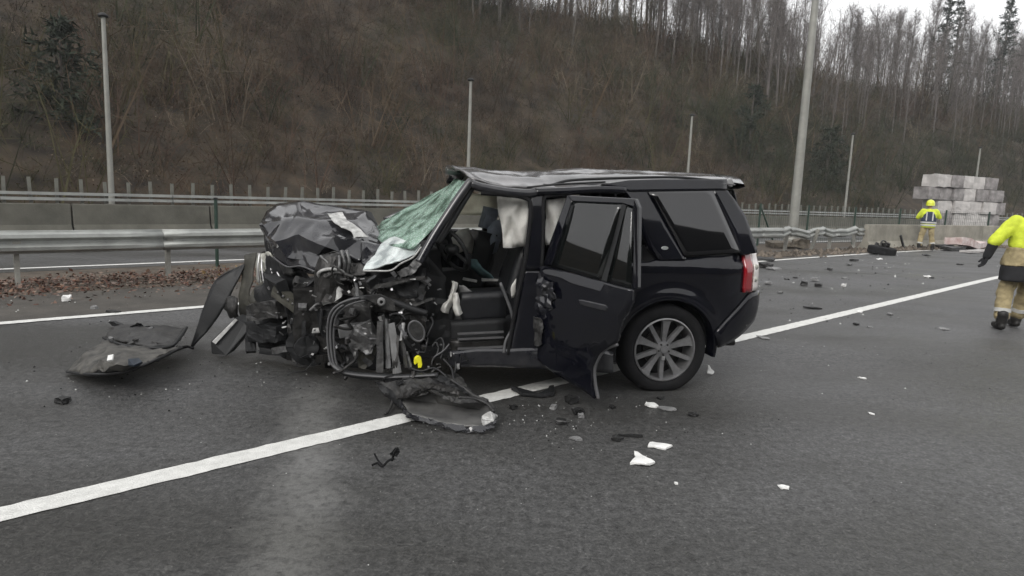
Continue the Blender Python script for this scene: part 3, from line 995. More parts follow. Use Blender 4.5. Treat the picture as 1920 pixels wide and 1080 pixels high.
# ------------------------------------------------------------------ the wrecked car
CO = np.array([1.26, 5.25, 0.0])
YA = math.radians(192)
CF = np.array([math.cos(YA), math.sin(YA), 0]); CL = np.array([-CF[1], CF[0], 0])
def cl(px, py, v):
    """pixel of the photograph -> car coordinates (forward, left, up) on the upright plane v metres in from the near side"""
    p = onplane(px, py, CO - CL * v, CL) - CO
    return (p @ CF, -v, p[2])
def lean(z):
    k = max(0, z - 1.0)
    return .13 * k + .10 * k * k
def cs(px, py, out=0.0):
    """same, on the near flank, which leans inwards above the belt line"""
    v = 0.0
    for _ in range(6):
        q = cl(px, py, v - out)
        v = lean(q[2])
    return q
car = empty("wrecked_car", tuple(CO), YA, "black off-road car with crushed front and shattered windscreen, rear door open, across the lane line", "car")
def flank(name, pix, m, t=.05, out=0.0, bevel=.006, parent=None):
    """a flank panel: traced outline, curved with the flank, t metres thick"""
    b_ = MB().add([cs(x, y, out) for x, y in pix], [tuple(range(len(pix)))])
    b_.crumple(4, 0, 1)
    b_.v = [(x, -(lean(z) - out) - t / 2, z) for x, y, z in b_.v]
    return b_.build(name, m, parent or car, smooth=True, angle=35, solid=t)
def pane(name, quad, fn, m, par, out, nx=8, ny=14):
    """a curved pane spanning four outline corners (top left, top right, bottom right, bottom left)"""
    (ax, ay), (bx, by), (cx, cy), (dx, dy) = quad
    rows = []
    for j in range(ny + 1):
        k = j / ny
        rows.append([fn(ax + (dx - ax) * k + ((bx + (cx - bx) * k) - (ax + (dx - ax) * k)) * i / nx, ay + (dy - ay) * k + ((by + (cy - by) * k) - (ay + (dy - ay) * k)) * i / nx, out) for i in range(nx + 1)])
    return MB().grid(rows).build(name, m, par, smooth=True, solid=.005)
def smoothpath(pts, n=6):
    pts = [Vector(p) for p in pts]
    out = []
    for i in range(len(pts) - 1):
        p0, p1, p2, p3 = pts[max(i - 1, 0)], pts[i], pts[i + 1], pts[min(i + 2, len(pts) - 1)]
        for k in range(n):
            t = k / n
            out.append(0.5 * ((2 * p1) + (-p0 + p2) * t + (2 * p0 - 5 * p1 + 4 * p2 - p3) * t * t + (-p0 + 3 * p1 - 3 * p2 + p3) * t ** 3))
    out.append(pts[-1])
    return out

# --- roof: domed, buckled at the front
def edge_z(u):
    return float(np.interp(u, [-.95, -.49, .1, .37, 1.1, 1.35, 1.62, 1.7], [1.67, 1.69, 1.655, 1.635, 1.585, 1.6, 1.635, 1.64]))
def roof_z(u, v):
    x = (v - .93) / .80
    cr = float(np.interp(u, [-.9, -.5, .5, 1.6], [.07, .10, .16, .13]))
    z = edge_z(u) + cr * max(0, 1 - abs(x) ** 2.4)
    b_ = float(np.interp(u, [-.9, -.2, .6, 1.2, 1.65], [0, .003, .010, .016, .02]))
    z += b_ * (mnoise.noise(Vector((u * 4, v * 5.5, 2))) + .6 * mnoise.noise(Vector((u * 10, v * 9, 7))))
    z += .012 * math.sin(v * 21) * float(np.interp(u, [-.9, -.5, 0, 1.6], [0, .6, 1, .5])) * .5
    return z
rows = []
for u in np.linspace(-.56, 1.60, 60):
    row = []
    for v in np.linspace(.135, 1.73, 40):
        uu = u + (.10 * (1 - ((v - .93) / .8) ** 2) if u > 1.2 else 0) * (u - 1.2) / .4 - (.16 * (1 - ((v - .93) / .8) ** 2) * (.1 - u) / .66 if u < .1 else 0)
        row.append((uu, -v, roof_z(u, v)))
    rows.append(row)
MB().grid(rows).build("roof", M['roof'], car, smooth=True, solid=.012)
MB().tube([cs(988, 351, .02), cs(1040, 346, .02), cs(1135, 341, .02)], [.006, .009, .006], 8).build("roof_channel", M['trim'], car, smooth=True)
# rails along the roof on both sides
for v in (.24, 1.62):
    pts = [(u, -v, roof_z(u, v) + (.032 if -.5 < u < .95 else 0)) for u in (-.6, -.5, -.1, .4, .8, .95, 1.02)]
    MB().tube(smoothpath(pts), .011, 8).build("roof_rail", M['trim'], car, smooth=True)
# side strips of the roof
flank("roof_side", [(1128, 347), (1180, 339.5), (1240, 337.5), (1363, 337.5), (1363, 358), (1300, 359), (1180, 361), (1168, 356)], M['paint'], .05, .004)
MB().tube(smoothpath([cs(884, 345, .0), cs(905, 352), cs(950, 360), cs(990, 363), cs(1003, 361)]), .035, 10).build("roof_side", M['paint_d'], car, smooth=True)
MB().tube(smoothpath([cs(1003, 361), cs(1060, 359), cs(1120, 356), cs(1172, 357)]), .032, 10).build("roof_side", M['paint'], car, smooth=True)
# --- rear spoiler
b_ = MB()
rows = []
for v in np.linspace(.15, 1.71, 15):
    k = 1 - ((v - .93) / .78) ** 2
    ue, zc = -.55 - .17 * k, roof_z(-.55, v)
    rows.append([(ue + .06, -v, zc + .012), (ue - .02, -v, zc + .016), (ue - .10, -v, zc + .008), (ue - .11, -v, zc - .014), (ue - .05, -v, zc - .035), (ue + .06, -v, zc - .03)])
b_.grid(rows)
b_.build("spoiler", M['paint_d'], car, smooth=True, angle=50)
MB().slab([cs(1362, 338, .0), cs(1372, 334.5, .0), cs(1377, 342, .0), cs(1374, 351, .0), cs(1366, 349, .0)], (0, -.05, 0)).build("spoiler_end", M['shard_g'], car, bevel=.008)

# --- pillars and glass on the near side
flank("c_pillar", [(1168, 356), (1182, 360), (1216, 360), (1250, 420), (1285, 479), (1286, 488), (1236, 489), (1222, 470), (1203, 425), (1186, 380)], M['paint'], .09)
flank("d_pillar", [(1335, 358), (1362, 357), (1380, 380), (1398, 407), (1420, 469), (1419, 476), (1393, 480), (1387, 473), (1376, 438)], M['paint'], .10)
w0 = pane("side_window", [(1215.5, 360), (1336.5, 358), (1387.5, 473), (1283.5, 480)], cs, M['tint'], car, .005)
MB().tube([cs(1217, 361), cs(1286, 478.5), cs(1386.5, 472), cs(1375, 438), cs(1335, 359), cs(1217, 361)], .003, 6).build("window_seal", M['rubber'], w0, smooth=True)
bd = cs(1246, 465, .004)
B_ = MB().lathe([(0, .004), (.02, .004), (.024, 0)], 20, 'y')
B_.v = [(x * 1.25, y * 1 - .0, z * .62) for x, y, z in B_.v]
o = B_.build("badge", M['badge'], car, smooth=True, angle=40); o.location = (bd[0], bd[1] + .005, bd[2])
# --- rear quarter, lofted round the wheel arch
def flank_v(u, z):
    v = float(np.interp(z, [.3, .45, .62, .80, .98, 1.04, 1.10, 1.18], [.045, .02, .0, -.012, -.010, -.004, .045, .065]))
    v += .75 * max(0, -.42 - u) ** 2
    if abs(u) < .62:                                  # arch flare
        r_ = math.hypot(u, z - .345)
        v -= .022 * math.exp(-((r_ - .45) / .06) ** 2)
    return v
cols = []
for u in np.linspace(.50, -.815, 66):
    top = float(np.interp(u, [-.8, -.6, .11, .2, .5], [1.16, 1.145, 1.085, 1.06, 1.05]))
    if u > .43: bot = .22
    elif u > -.42: bot = .345 + math.sqrt(max(0, .435 ** 2 - u * u))
    else: bot = float(np.interp(u, [-.82, -.60, -.42], [.77, .70, .44]))
    cols.append([(u, -flank_v(u, bot + (top - bot) * t), bot + (top - bot) * t) for t in np.linspace(0, 1, 22)])
MB().grid(cols).build("rear_quarter", M['paint'], car, smooth=True, solid=.01)
# arch lip and housing
arc = [(.438 * math.cos(a), 0, .345 + .438 * math.sin(a)) for a in np.linspace(math.radians(-12), math.radians(188), 36)]
rows = []
for (x, y, z) in arc:
    dx, dz = x / .438, (z - .345) / .438
    rows.append([(x + dx * d, -flank_v(x, z) + y_, z + dz * d) for d, y_ in ((-.02, -.12), (-.02, -.002), (-.014, .008), (.0, .009), (.012, .005), (.015, -.004))])
MB().grid(rows).build("wheel_arch_trim", M['paint'], car, smooth=True, angle=50)
rows = [[(.44 * math.cos(a), -.02 - y_, .345 + .44 * math.sin(a)) for y_ in (0, .2, .42)] for a in np.linspace(0, math.pi, 20)]
hb = MB().grid(rows)
hb.add([(.46, -.42, .2), (-.46, -.42, .2), (-.46, -.42, .85), (.46, -.42, .85)], [(0, 1, 2, 3)])
hb.build("wheel_housing", M['cabin'], car)
# --- rear bumper, wrapping the corner
rows = []
for t in np.linspace(0, 1, 14):
    top = (-.40 - .45 * t, .50 + .33 * min(1, t * 1.35))
    if t > .75: top = (-.40 - .45 * t, .83)
    bot = (-.45 - .385 * t, .37 + .20 * t ** 1.6)
    row = []
    for k in np.linspace(0, 1, 8):
        u = top[0] + (bot[0] - top[0]) * k; z = top[1] + (bot[1] - top[1]) * k
        row.append((u, -flank_v(u, z) + .012 + .02 * math.sin(k * math.pi), z))
    rows.append(row)
for v, u in ((.2, -.90), (.5, -.91), (.95, -.93), (1.4, -.91), (1.75, -.85), (1.86, -.7)):
    rows.append([(u + .04 * abs(k - .4), -v, .83 - .27 * k) for k in np.linspace(0, 1, 8)])
MB().grid(rows).build("rear_bumper", M['paint'], car, smooth=True, solid=.012)
MB().tube([(-.62, -.35, .33), (-.80, -.35, .33)], .03, 12).build("exhaust_tip", M['steel_d'], car, smooth=True, angle=50)
# --- tailgate and far lamp
tg = MB().slab([(-.80, -.2, .8), (-.84, -.2, 1.1), (-.74, -.2, 1.3), (-.6, -.22, 1.68), (-.55, -.22, 1.68), (-.7, -.2, 1.3), (-.76, -.2, .8)], (0, -1.5, 0)).build("tailgate", M['paint'], car, bevel=.01)
MB().slab([(-.83, -.3, 1.15), (-.77, -.32, 1.3), (-.655, -.34, 1.6), (-.645, -.34, 1.6), (-.76, -.32, 1.3), (-.82, -.3, 1.15)], (0, -1.25, 0)).build("rear_window", M['tint'], tg)
# --- tail lamp: red body with a clear stacked edge
lamp = MB()
rows = []
for z in np.linspace(.825, 1.155, 10):
    rows.append([(u, -flank_v(u, z) + .014, z) for u in np.linspace(-.64, -.735, 6)])
lamp.grid(rows)
tl = lamp.build("tail_light", M['red'], car, smooth=True, solid=.03)
rows = []
for z in np.linspace(.835, 1.155, 10):
    rows.append([(u, -flank_v(u, z) + .014, z) for u in np.linspace(-.737, -.80, 5)] + [(-.835, -.2, z)])
MB().grid(rows).build("clear_lens", M['clear_lens'], tl, smooth=True, solid=.03)
for z in (.93, 1.03):
    MB().lathe([(.0, .03), (.022, .03), (.03, .0)], 16, 'y', (-.765, -flank_v(-.765, z) + .004, z)).build("lamp_ring", M['lens'], tl, smooth=True)

# --- rear wheel
wh = MB()
prof = []
for a in np.linspace(math.radians(-62), math.radians(242), 22):
    prof.append((.310 + .062 * math.sin(a) * (1 if math.sin(a) < 0 else .92), -.125 + .125 * math.cos(a) * .98))
prof = [(.256, -.03), (.275, -.004), (.30, .004), (.33, .003), (.352, -.008), (.365, -.03), (.368, -.06), (.368, -.19), (.362, -.225), (.335, -.245), (.29, -.245), (.256, -.22)]
wh.lathe(prof, 56, 'y', (0, 0, 0), closed=True)
for k in range(len(wh.v)):                              # the tyre sags a little on the road
    x, y, z = wh.v[k]
    if z < -.335: wh.v[k] = (x, y, -.335 + (z + .335) * .3)
wheel = empty("wheel", (0, 0, 0)); wheel.parent = car
wheel.location = (0.0, -.012, .348)
tyre = wh.build("tyre", M['rubber'], wheel, smooth=True, angle=45)
MB().lathe([(.258, -.03), (.262, -.008), (.252, -.004), (.243, -.02), (.240, -.06), (.235, -.2)], 56, 'y').build("rim", M['alloy'], wheel, smooth=True, angle=40)
MB().lathe([(0, -.11), (.155, -.11), (.155, -.09), (0, -.09)], 40, 'y').build("brake_disc", M['steel_d'], wheel)
MB().lathe([(0, -.10), (.24, -.17)], 40, 'y').build("wheel_back", M['cabin'], wheel)
def spoke(ang, wide):
    b_ = MB()
    R_ = Matrix.Rotation(-ang, 3, 'Y')
    n_ = 7
    prof_ = []
    for i in range(n_):
        t = i / (n_ - 1)
        r_ = .058 + (.247 - .058) * t
        w_ = (.021 + .020 * t ** 2 + (.014 if t > .85 else 0)) if wide else (.022 - .003 * t)
        y_ = -.012 - .028 * math.sin(math.pi * (1 - t) * .5) - .01 * t
        prof_.append((r_, w_, y_))
    vs, fs = [], []
    for r_, w_, y_ in prof_:
        for s_, dy in ((-1, -.03), (-.85, 0), (.85, 0), (1, -.03)):
            vs.append(R_ @ Vector((r_, y_ + dy, s_ * w_)))
    for i in range(n_ - 1):
        for k in range(3):
            fs.append((i * 4 + k, i * 4 + k + 1, i * 4 + k + 5, i * 4 + k + 4))
    b_.add(vs, fs)
    return b_.build("spoke", M['alloy'], wheel, smooth=True, angle=35)
for k in range(5):
    spoke(math.radians(90 + 72 * k + 2), True)
    spoke(math.radians(90 + 72 * k + 38), False)
MB().lathe([(0, -.018), (.03, -.02), (.036, -.03), (.062, -.036), (.066, -.07)], 28, 'y').build("hub", M['alloy'], wheel, smooth=True, angle=30)
MB().box((.0, -.03, -.075), (.028, .012, .03)).build("balance_weight", M['alloy_b'], wheel, bevel=.003)
for k in range(5):
    a = math.radians(90 + 72 * k + 38)
    MB().lathe([(0, .004), (.007, .002), (.008, -.012)], 8, 'y', (.047 * math.cos(a), -.026, .047 * math.sin(a))).build("wheel_nut", M['steel_d'], wheel)
# far rear wheel (seen under the car)
fw_ = wheel.copy(); COL.objects.link(fw_); fw_.location = (0.0, -1.62, .348); fw_.parent = car
t2 = tyre.copy(); COL.objects.link(t2); t2.parent = fw_

# --- B pillar, sill, A pillar
flank("b_pillar", [(991, 362), (1024, 361), (1020, 375), (1019, 440), (1016, 508), (983, 508), (988, 460), (995, 400), (995, 374)], M['paint'], .11)
flank("b_pillar_foot", [(983, 508.6), (1016, 508.6), (1015, 560), (1012, 640), (1018, 692), (948, 690), (957, 640), (968, 590), (980, 530)], M['paint'], .11)
MB().tube(smoothpath([cs(902, 362), cs(945, 365), cs(984, 371), cs(995, 385), cs(992, 430), cs(984, 490), cs(970, 560), cs(958, 625), cs(952, 665)]), .016, 8).build("door_seal", M['rubber'], car, smooth=True)
MB().tube(smoothpath([cs(1070, 364), cs(1030, 367), cs(1019, 378), cs(1019, 430), cs(1016, 500)]), .014, 8).build("door_seal", M['rubber'], car, smooth=True)
MB().tube(smoothpath([cs(938, 530, -.03), cs(962, 600, -.01), cs(948, 640, .0), cs(945, 662, .01)]), .012, 8).build("seat_belt", M['seal'], car, smooth=True)
flank("sill", [(842, 662), (900, 655), (948, 655), (1010, 652), (1060, 650), (1150, 660), (1150, 700), (1010, 692), (930, 688), (842, 688)], M['paint_d'], .16, .01, .012)
flank("sill_plate", [(846, 640), (948, 636), (950, 656), (846, 662)], M['steel_d'], .1, -.05, .006)
for yy in (622, 632, 650):
    MB().bar(cs(858, yy + 4, -.03), cs(944, yy, -.03), .03, .012).build("sill_rib", M['seal'], car)
MB().tube(smoothpath([cs(883, 339), cs(862, 368), cs(838, 404), cs(815, 440), cs(800, 466), cs(786, 492)]), .033, 10).build("a_pillar", M['paint_d'], car, smooth=True)
MB().tube(smoothpath([cs(887, 350, -.04), cs(866, 384, -.04), cs(842, 424, -.05), cs(822, 456, -.05)]), .022, 8).build("a_pillar_trim", M['trim'], car, smooth=True)
MB().tube(smoothpath([cl(869, 333, 1.55), cl(845, 351, 1.57), cl(790, 381, 1.6), cl(720, 412, 1.63)]), .022, 8).build("a_pillar", M['paint_d'], car, smooth=True)

# --- floor, bulkhead, far side
MB().box((.86, -.98, .30), (2.3, 1.5, .08)).build("floor_pan", M['cabin'], car)
MB().slab([(2.02, -.5, .33), (2.06, -.5, .92), (2.16, -.5, .92), (2.14, -.5, .33)], (0, -1.3, 0)).build("bulkhead", M['cabin'], car)
fs_ = empty("far_side", (0, 0, 0)); fs_.parent = car
MB().slab([(2.1, -1.84, .28), (2.2, -1.84, 1.18), (1.3, -1.86, 1.17), (.2, -1.86, 1.14), (-.78, -1.80, 1.16), (-.78, -1.80, .5), (-.45, -1.84, .45), (-.3, -1.86, .72), (.3, -1.86, .72), (.45, -1.86, .28)], (0, .05, 0)).build("far_body_side", M['paint'], fs_, bevel=.01)
MB().slab([(.18, -1.80, 1.13), (-.7, -1.75, 1.15), (-.52, -1.70, 1.66), (.28, -1.70, 1.62)], (0, .03, 0)).build("far_rear_window", M['tint'], fs_)
MB().slab([(1.12, -1.83, 1.15), (1.24, -1.83, 1.15), (1.18, -1.70, 1.6), (1.06, -1.70, 1.6)], (0, .06, 0)).build("far_b_pillar", M['trim'], fs_)
MB().slab([(1.09, -1.80, 1.15), (.32, -1.80, 1.14), (.40, -1.70, 1.6), (1.03, -1.70, 1.58)], (0, .02, 0)).build("far_door_glass", M['tint'], fs_)
MB().bar((1.62, -1.70, 1.65), (-.6, -1.70, 1.66), .06, .06).build("far_roof_side", M['paint'], fs_)
# headlining
rows = [[(u, -v, roof_z(u, v) - .05) for v in np.linspace(.2, 1.68, 9)] for u in np.linspace(-.6, 1.5, 10)]
MB().grid(rows).build("headlining", M['cloth_c'], car, smooth=True)

# --- seats and dashboard
def seat(x, v, rec, headcol):
    r = empty("front_seat", (x, -v, .36)); r.parent = car
    b_ = MB().box((.0, 0, .14), (.52, .5, .2)).crumple(2, .02, 4, v)
    b_.build("seat_cushion", M['seat'], r, smooth=True)
    R_ = Matrix.Rotation(rec, 3, 'Y')
    b_ = MB().box(Vector((-.30, 0, .50)), (.16, .48, .66), R_).crumple(3, .018, 4, v + 3)
    b_.build("backrest", M['seat'], r, smooth=True)
    b_ = MB().box(Vector((-.41, 0, .95)), (.11, .27, .2), R_).crumple(3, .01, 5, v + 5)
    b_.build("headrest", headcol, r, smooth=True)
    MB().tube([(-.36, -.07, .8), (-.40, -.07, .9)], .008, 6).build("headrest_rod", M['steel'], r)
    return r
seat(1.46, .52, math.radians(-16), M['seat'])
seat(1.66, 1.36, math.radians(-12), M['cloth_b'])
rs = empty("rear_seat", (.25, -.93, .36)); rs.parent = car
MB().box((.1, 0, .14), (.5, 1.4, .2)).crumple(2, .02, 3, 1).build("seat_cushion", M['seat'], rs, smooth=True)
MB().box((-.22, 0, .48), (.16, 1.4, .62), Matrix.Rotation(math.radians(-14), 3, 'Y')).crumple(2, .02, 3, 2).build("backrest", M['seat'], rs, smooth=True)
MB().box((1.92, -1.15, .9), (.34, 1.2, .3), Matrix.Rotation(math.radians(6), 3, 'Y')).crumple(3, .03, 3, 4).build("dashboard", M['cabin'], car, smooth=True)
MB().box((1.75, -.94, .62), (.5, .26, .5)).crumple(3, .02, 4, 6).build("centre_console", M['cabin'], car, smooth=True)
# steering wheel, torn to one side, with its emptied bag
stw = empty("steering_wheel", (0, 0, 0)); stw.parent = car
c_ = Vector(cl(848, 468, .42))
R_ = Matrix.Rotation(math.radians(28), 3, 'Z') @ Matrix.Rotation(math.radians(-62), 3, 'Y')
MB().tube([c_ + R_ @ Vector((.185 * math.cos(a), .185 * math.sin(a), 0)) for a in np.linspace(0, 2 * math.pi, 33)], .017, 8, caps=False).build("wheel_rim", M['trim'], stw, smooth=True)
for a in (0.2, 2.2, 4.0):
    MB().bar(c_, c_ + R_ @ Vector((.18 * math.cos(a), .18 * math.sin(a), 0)), .035, .02).build("wheel_spoke", M['trim'], stw, bevel=.004)
MB().ball(c_, .06, 12, (1, 1, .8)).build("wheel_boss", M['trim'], stw, smooth=True)

# --- airbags and loose cloth
def cloth(name, rows, m, amp=.02, fr=5, seed=0, par=None, solid=.004, sub=2):
    b_ = MB().grid(rows)
    b_.crumple(sub, amp, fr, seed)
    return b_.build(name, m, par or car, smooth=True, solid=solid)
cloth("curtain_airbag", [[cl(932, 368, .20), cl(960, 369, .2), cl(975, 371, .19), cl(990, 376, .17)],
                         [cl(933, 390, .24), cl(957, 398, .17), cl(974, 398, .22), cl(991, 402, .16)],
                         [cl(940, 425, .22), cl(956, 428, .26), cl(973, 430, .17), cl(989, 432, .18)],
                         [cl(945, 462, .24), cl(958, 462, .19), cl(972, 463, .23), cl(984, 463, .17)]], M['cloth'], .02, 6, 1)
cloth("curtain_airbag", [[cl(1024, 374, .17), cl(1040, 373, .17), cl(1062, 372, .17)],
                         [cl(1023, 405, .2), cl(1038, 405, .16), cl(1052, 402, .2)],
                         [cl(1023, 435, .17), cl(1034, 434, .21), cl(1044, 430, .17)],
                         [cl(1022, 460, .19), cl(1029, 458, .16), cl(1036, 455, .19)]], M['cloth'], .015, 6, 2)
cloth("curtain_airbag", [[cl(850, 360, 1.62), cl(890, 362, 1.62), cl(930, 364, 1.62), cl(965, 366, 1.62), cl(1000, 366, 1.62)],
                         [cl(850, 385, 1.62), cl(885, 386, 1.64), cl(925, 385, 1.6), cl(965, 390, 1.62), cl(1000, 392, 1.62)],
                         [cl(848, 404, 1.64), cl(885, 403, 1.62), cl(918, 400, 1.63), cl(940, 410, 1.6), cl(1000, 430, 1.62)]], M['cloth_c'], .025, 3, 3)
cloth("passenger_airbag", [[cl(845, 446, 1.35), cl(862, 430, 1.3), cl(878, 430, 1.25), cl(884, 440, 1.3)],
                           [cl(848, 458, 1.3), cl(864, 448, 1.15), cl(880, 450, 1.12), cl(888, 460, 1.3)],
                           [cl(856, 474, 1.32), cl(868, 472, 1.15), cl(878, 474, 1.15), cl(886, 478, 1.3)]], M['cloth'], .03, 5, 4, solid=.01)
cloth("seat_airbag", [[cl(912, 425, 1.2), cl(926, 414, 1.15), cl(942, 414, 1.15)],
                      [cl(905, 452, 1.2), cl(920, 448, 1.1), cl(942, 446, 1.15)],
                      [cl(903, 474, 1.2), cl(915, 476, 1.15), cl(930, 470, 1.2)]], M['cloth_b'], .025, 5, 5, solid=.01)
cloth("loose_cloth", [[cl(885, 486, .95), cl(896, 486, .9)], [cl(886, 502, .95), cl(908, 502, .85)], [cl(896, 514, .95), cl(922, 514, .85)], [cl(915, 524, .95), cl(928, 526, .85)]], M['cloth_t'], .02, 6, 6)
cloth("steering_airbag", [[cl(846, 527, .3), cl(853, 526, .24), cl(861, 529, .28)],
                          [cl(845, 543, .3), cl(850, 544, .22), cl(856, 545, .27)],
                          [cl(838, 560, .28), cl(843, 562, .2), cl(851, 562, .25)],
                          [cl(827, 574, .27), cl(832, 578, .19), cl(843, 578, .24)],
                          [cl(826, 584, .26), cl(834, 587, .2), cl(842, 588, .24)]], M['cloth'], .016, 12, 7, sub=3)
cloth("steering_airbag", [[cl(848, 552, .24), cl(853, 550, .2), cl(858, 553, .24)],
                          [cl(848, 566, .22), cl(855, 567, .17), cl(861, 566, .22)],
                          [cl(851, 580, .2), cl(859, 582, .16), cl(866, 578, .2)],
                          [cl(857, 592, .2), cl(864, 591, .17), cl(869, 584, .2)]], M['cloth'], .016, 12, 9, sub=3)
cloth("loose_cloth", [[cl(861, 534, .35), cl(870, 536, .3)], [cl(860, 550, .36), cl(885, 550, .28)]], M['shard_g'], .02, 6, 8)
cloth("airbag_scrap", [[cl(960, 532, .05), cl(968, 522, .06)], [cl(957, 545, .05), cl(966, 548, .06)], [cl(959, 560, .05), cl(963, 558, .06)]], M['cloth'], .012, 8, 9)
for (xa, ya, xb, yb, vv) in ((868, 522, 894, 527, .7), (903, 524, 940, 525, .75)):
    MB().bar(cl(xa, ya, vv), cl(xb, yb, vv), .03, .02).crumple(2, .006, 9).build("seat_rail", M['steel_p'], car)
flank("seat_side", [(868, 552), (952, 548), (948, 600), (870, 606), (860, 580)], M['seat'], .3, -.22, .03)
flank("door_aperture_trim", [(846, 606), (950, 600), (948, 634), (846, 640)], M['cabin'], .1, -.12, .02)

# --- windscreen
A0, A1, B0, B1 = Vector(cl(787, 459, .12)), Vector(cl(880, 341, .14)), Vector(cl(719, 412, 1.6)), Vector(cl(868, 334, 1.56))
rows = []
for i in range(22):
    t = i / 21
    row = []
    for j in range(26):
        k = j / 25
        p = A0.lerp(A1, t).lerp(B0.lerp(B1, t), k)
        sag = -.09 * math.sin(math.pi * k) * math.sin(math.pi * min(1, t * .9 + .1)) * (1 - .3 * t)
        bow = .09 * math.sin(math.pi * k)
        p = p + Vector((.10, 0, -.07)) * max(0, 1 - t / .55) ** 1.5 * math.sin(math.pi * min(1, k * .85 + .12)) ** .7
        p = p + Vector((bow + sag * .6, 0, sag * .4)) + Vector((1, 0, .5)) * .014 * mnoise.noise(p * 6)
        row.append(p)
    rows.append(row)
ws = MB().grid(rows).build("windscreen", M['crazed'], car, smooth=True, solid=.006)
b_ = MB()
P_ = [cl(722, 447, .75), cl(738, 444, .6), cl(762, 452, .35), cl(788, 458, .14), cl(776, 477, .12), cl(752, 488, .16), cl(730, 495, .2), cl(706, 502, .26), cl(680, 507, .32), cl(689, 492, .45), cl(703, 477, .52), cl(742, 468, .34), cl(718, 486, .36)]
b_.add(P_, [(0, 1, 11, 10), (1, 2, 11), (2, 3, 4), (2, 4, 5, 11), (11, 5, 6, 12), (11, 12, 10), (12, 6, 7), (10, 12, 9), (12, 7, 8, 9)])
b_.crumple(3, .012, 7, 3).build("windscreen_fold", M['crazed2'], ws, solid=.006)
MB().tube(smoothpath([cl(681, 508, .3), cl(706, 508, .24), cl(733, 507, .18), cl(752, 494, .14), cl(775, 482, .1), cl(790, 463, .08)]), .007, 8).build("windscreen_edge", M['steel_p'], ws, smooth=True)
MB().add([cl(744, 508, .2), cl(764, 500, .14), cl(780, 486, .1), cl(800, 464, .06), cl(806, 474, .06), cl(788, 500, .08), cl(772, 514, .12), cl(752, 522, .18)], [(0, 1, 6, 7), (1, 2, 5, 6), (2, 3, 4, 5)]).crumple(4, .016, 12, 3).build("scuttle_edge", M['steel'], car, solid=.006)

# --- crumpled bonnet
HV = dict(A=(493, 413, 1.5), B=(499, 397, 1.58), C=(518, 384, 1.62), D=(558, 377, 1.6), E=(602, 383, 1.5), F=(650, 390, 1.45), G_=(693, 397, 1.38), H=(706, 418, 1.25), I=(721, 452, 1.0),
          J=(486, 424, 1.3), K=(498, 441, 1.2), L=(510, 455, 1.12), M_=(534, 413, 1.12), N=(560, 410, 1.05), P=(592, 416, 1.0), Q=(622, 430, .92), R=(652, 446, .85), T=(664, 414, 1.05), U=(688, 440, .85),
          V=(516, 452, .98), W=(578, 470, .8), X=(560, 440, .88), Y=(586, 452, .72), Z=(596, 476, .72), a=(516, 463, 1.08), b=(538, 482, .92), c=(570, 488, .8), d=(588, 496, .72), e=(592, 507, .7), b2=(560, 500, .9),
          f=(622, 448, .66), g=(676, 450, .7), h=(673, 491, .55), i=(640, 474, .66), k=(719, 456, .9), m=(690, 470, .62), n=(610, 462, .62), o=(560, 507, 1.0), p=(545, 498, 1.05), B3=(592, 400, 1.28), F3=(630, 408, 1.15))
HP = {k_: cl(*v_) for k_, v_ in HV.items()}
keys = list(HP)
hb = MB()
FA = ["A B M_", "A M_ J", "B C M_", "C D N M_", "D E B3 N", "N B3 P", "E F F3 B3", "B3 F3 Q P", "F G_ T F3", "F3 T Q", "Q T R", "G_ H U T", "H I k U", "T U R",
      "J M_ V K", "M_ N X V", "N P X", "P Q f Y", "P Y X", "Q R g f", "R U g", "U k m g", "K V a L", "V X W b", "V b a", "X Y n W", "Y f n", "W Z c b", "W n Z", "n f i", "Z i n",
      "f g h i", "g m h", "b c d e b2", "b b2 p", "b2 e o p", "c Z d"]
hb.add([HP[k_] for k_ in keys], [tuple(keys.index(q) for q in f_.split()) for f_ in FA])
hb.crumple(5, .012, 4.6, 2, ridge=.6).build("bonnet", M['paint_d'], car, smooth=True, angle=32, solid=.006)
MB().add([cl(*q_) for q_ in ((506, 452, 1.12), (530, 452, 1.0), (566, 474, .84), (606, 480, .66), (640, 470, .6), (652, 484, .56), (634, 500, .58), (604, 512, .62), (588, 508, .66), (562, 500, .8), (536, 500, .96), (514, 484, 1.08))], [(0, 1, 11), (1, 2, 10, 11), (2, 9, 10), (2, 3, 8, 9), (3, 7, 8), (3, 4, 5, 6), (3, 6, 7)]).crumple(5, .016, 6, 9, ridge=.6).build("bonnet_fold", M['paint_d'], car, smooth=True, angle=18, solid=.006)
MB().tube(smoothpath([cl(512, 482, 1.06), cl(538, 500, .94), cl(564, 499, .78), cl(588, 508, .64), cl(606, 512, .6)]), .007, 6).build("bonnet_rim", M['seal'], car, smooth=True)
# inner wing and bonnet underside showing below the fold
for pts, mm, sd_ in (([(548, 478, .98), (600, 470, .78), (612, 500, .72), (604, 520, .72), (575, 512, .85), (552, 500, .95)], 'paint_d', 2), ([(596, 448, .86), (680, 446, .8), (728, 462, .7), (735, 500, .6), (690, 512, .62), (640, 500, .72), (600, 510, .82)], 'trim', 4), ([(676, 452, .6), (718, 458, .66), (700, 476, .52), (684, 498, .5), (676, 492, .54)], 'paint_d', 6), ([(650, 494, .5), (676, 492, .48), (688, 500, .44), (684, 516, .42), (656, 520, .45)], 'steel_d', 8)):
    MB().add([cl(*q_) for q_ in pts], [tuple(range(len(pts)))]).crumple(6, .016, 8, sd_, ridge=.6).build("bonnet_underside", M[mm], car, smooth=True, angle=18, solid=.006)
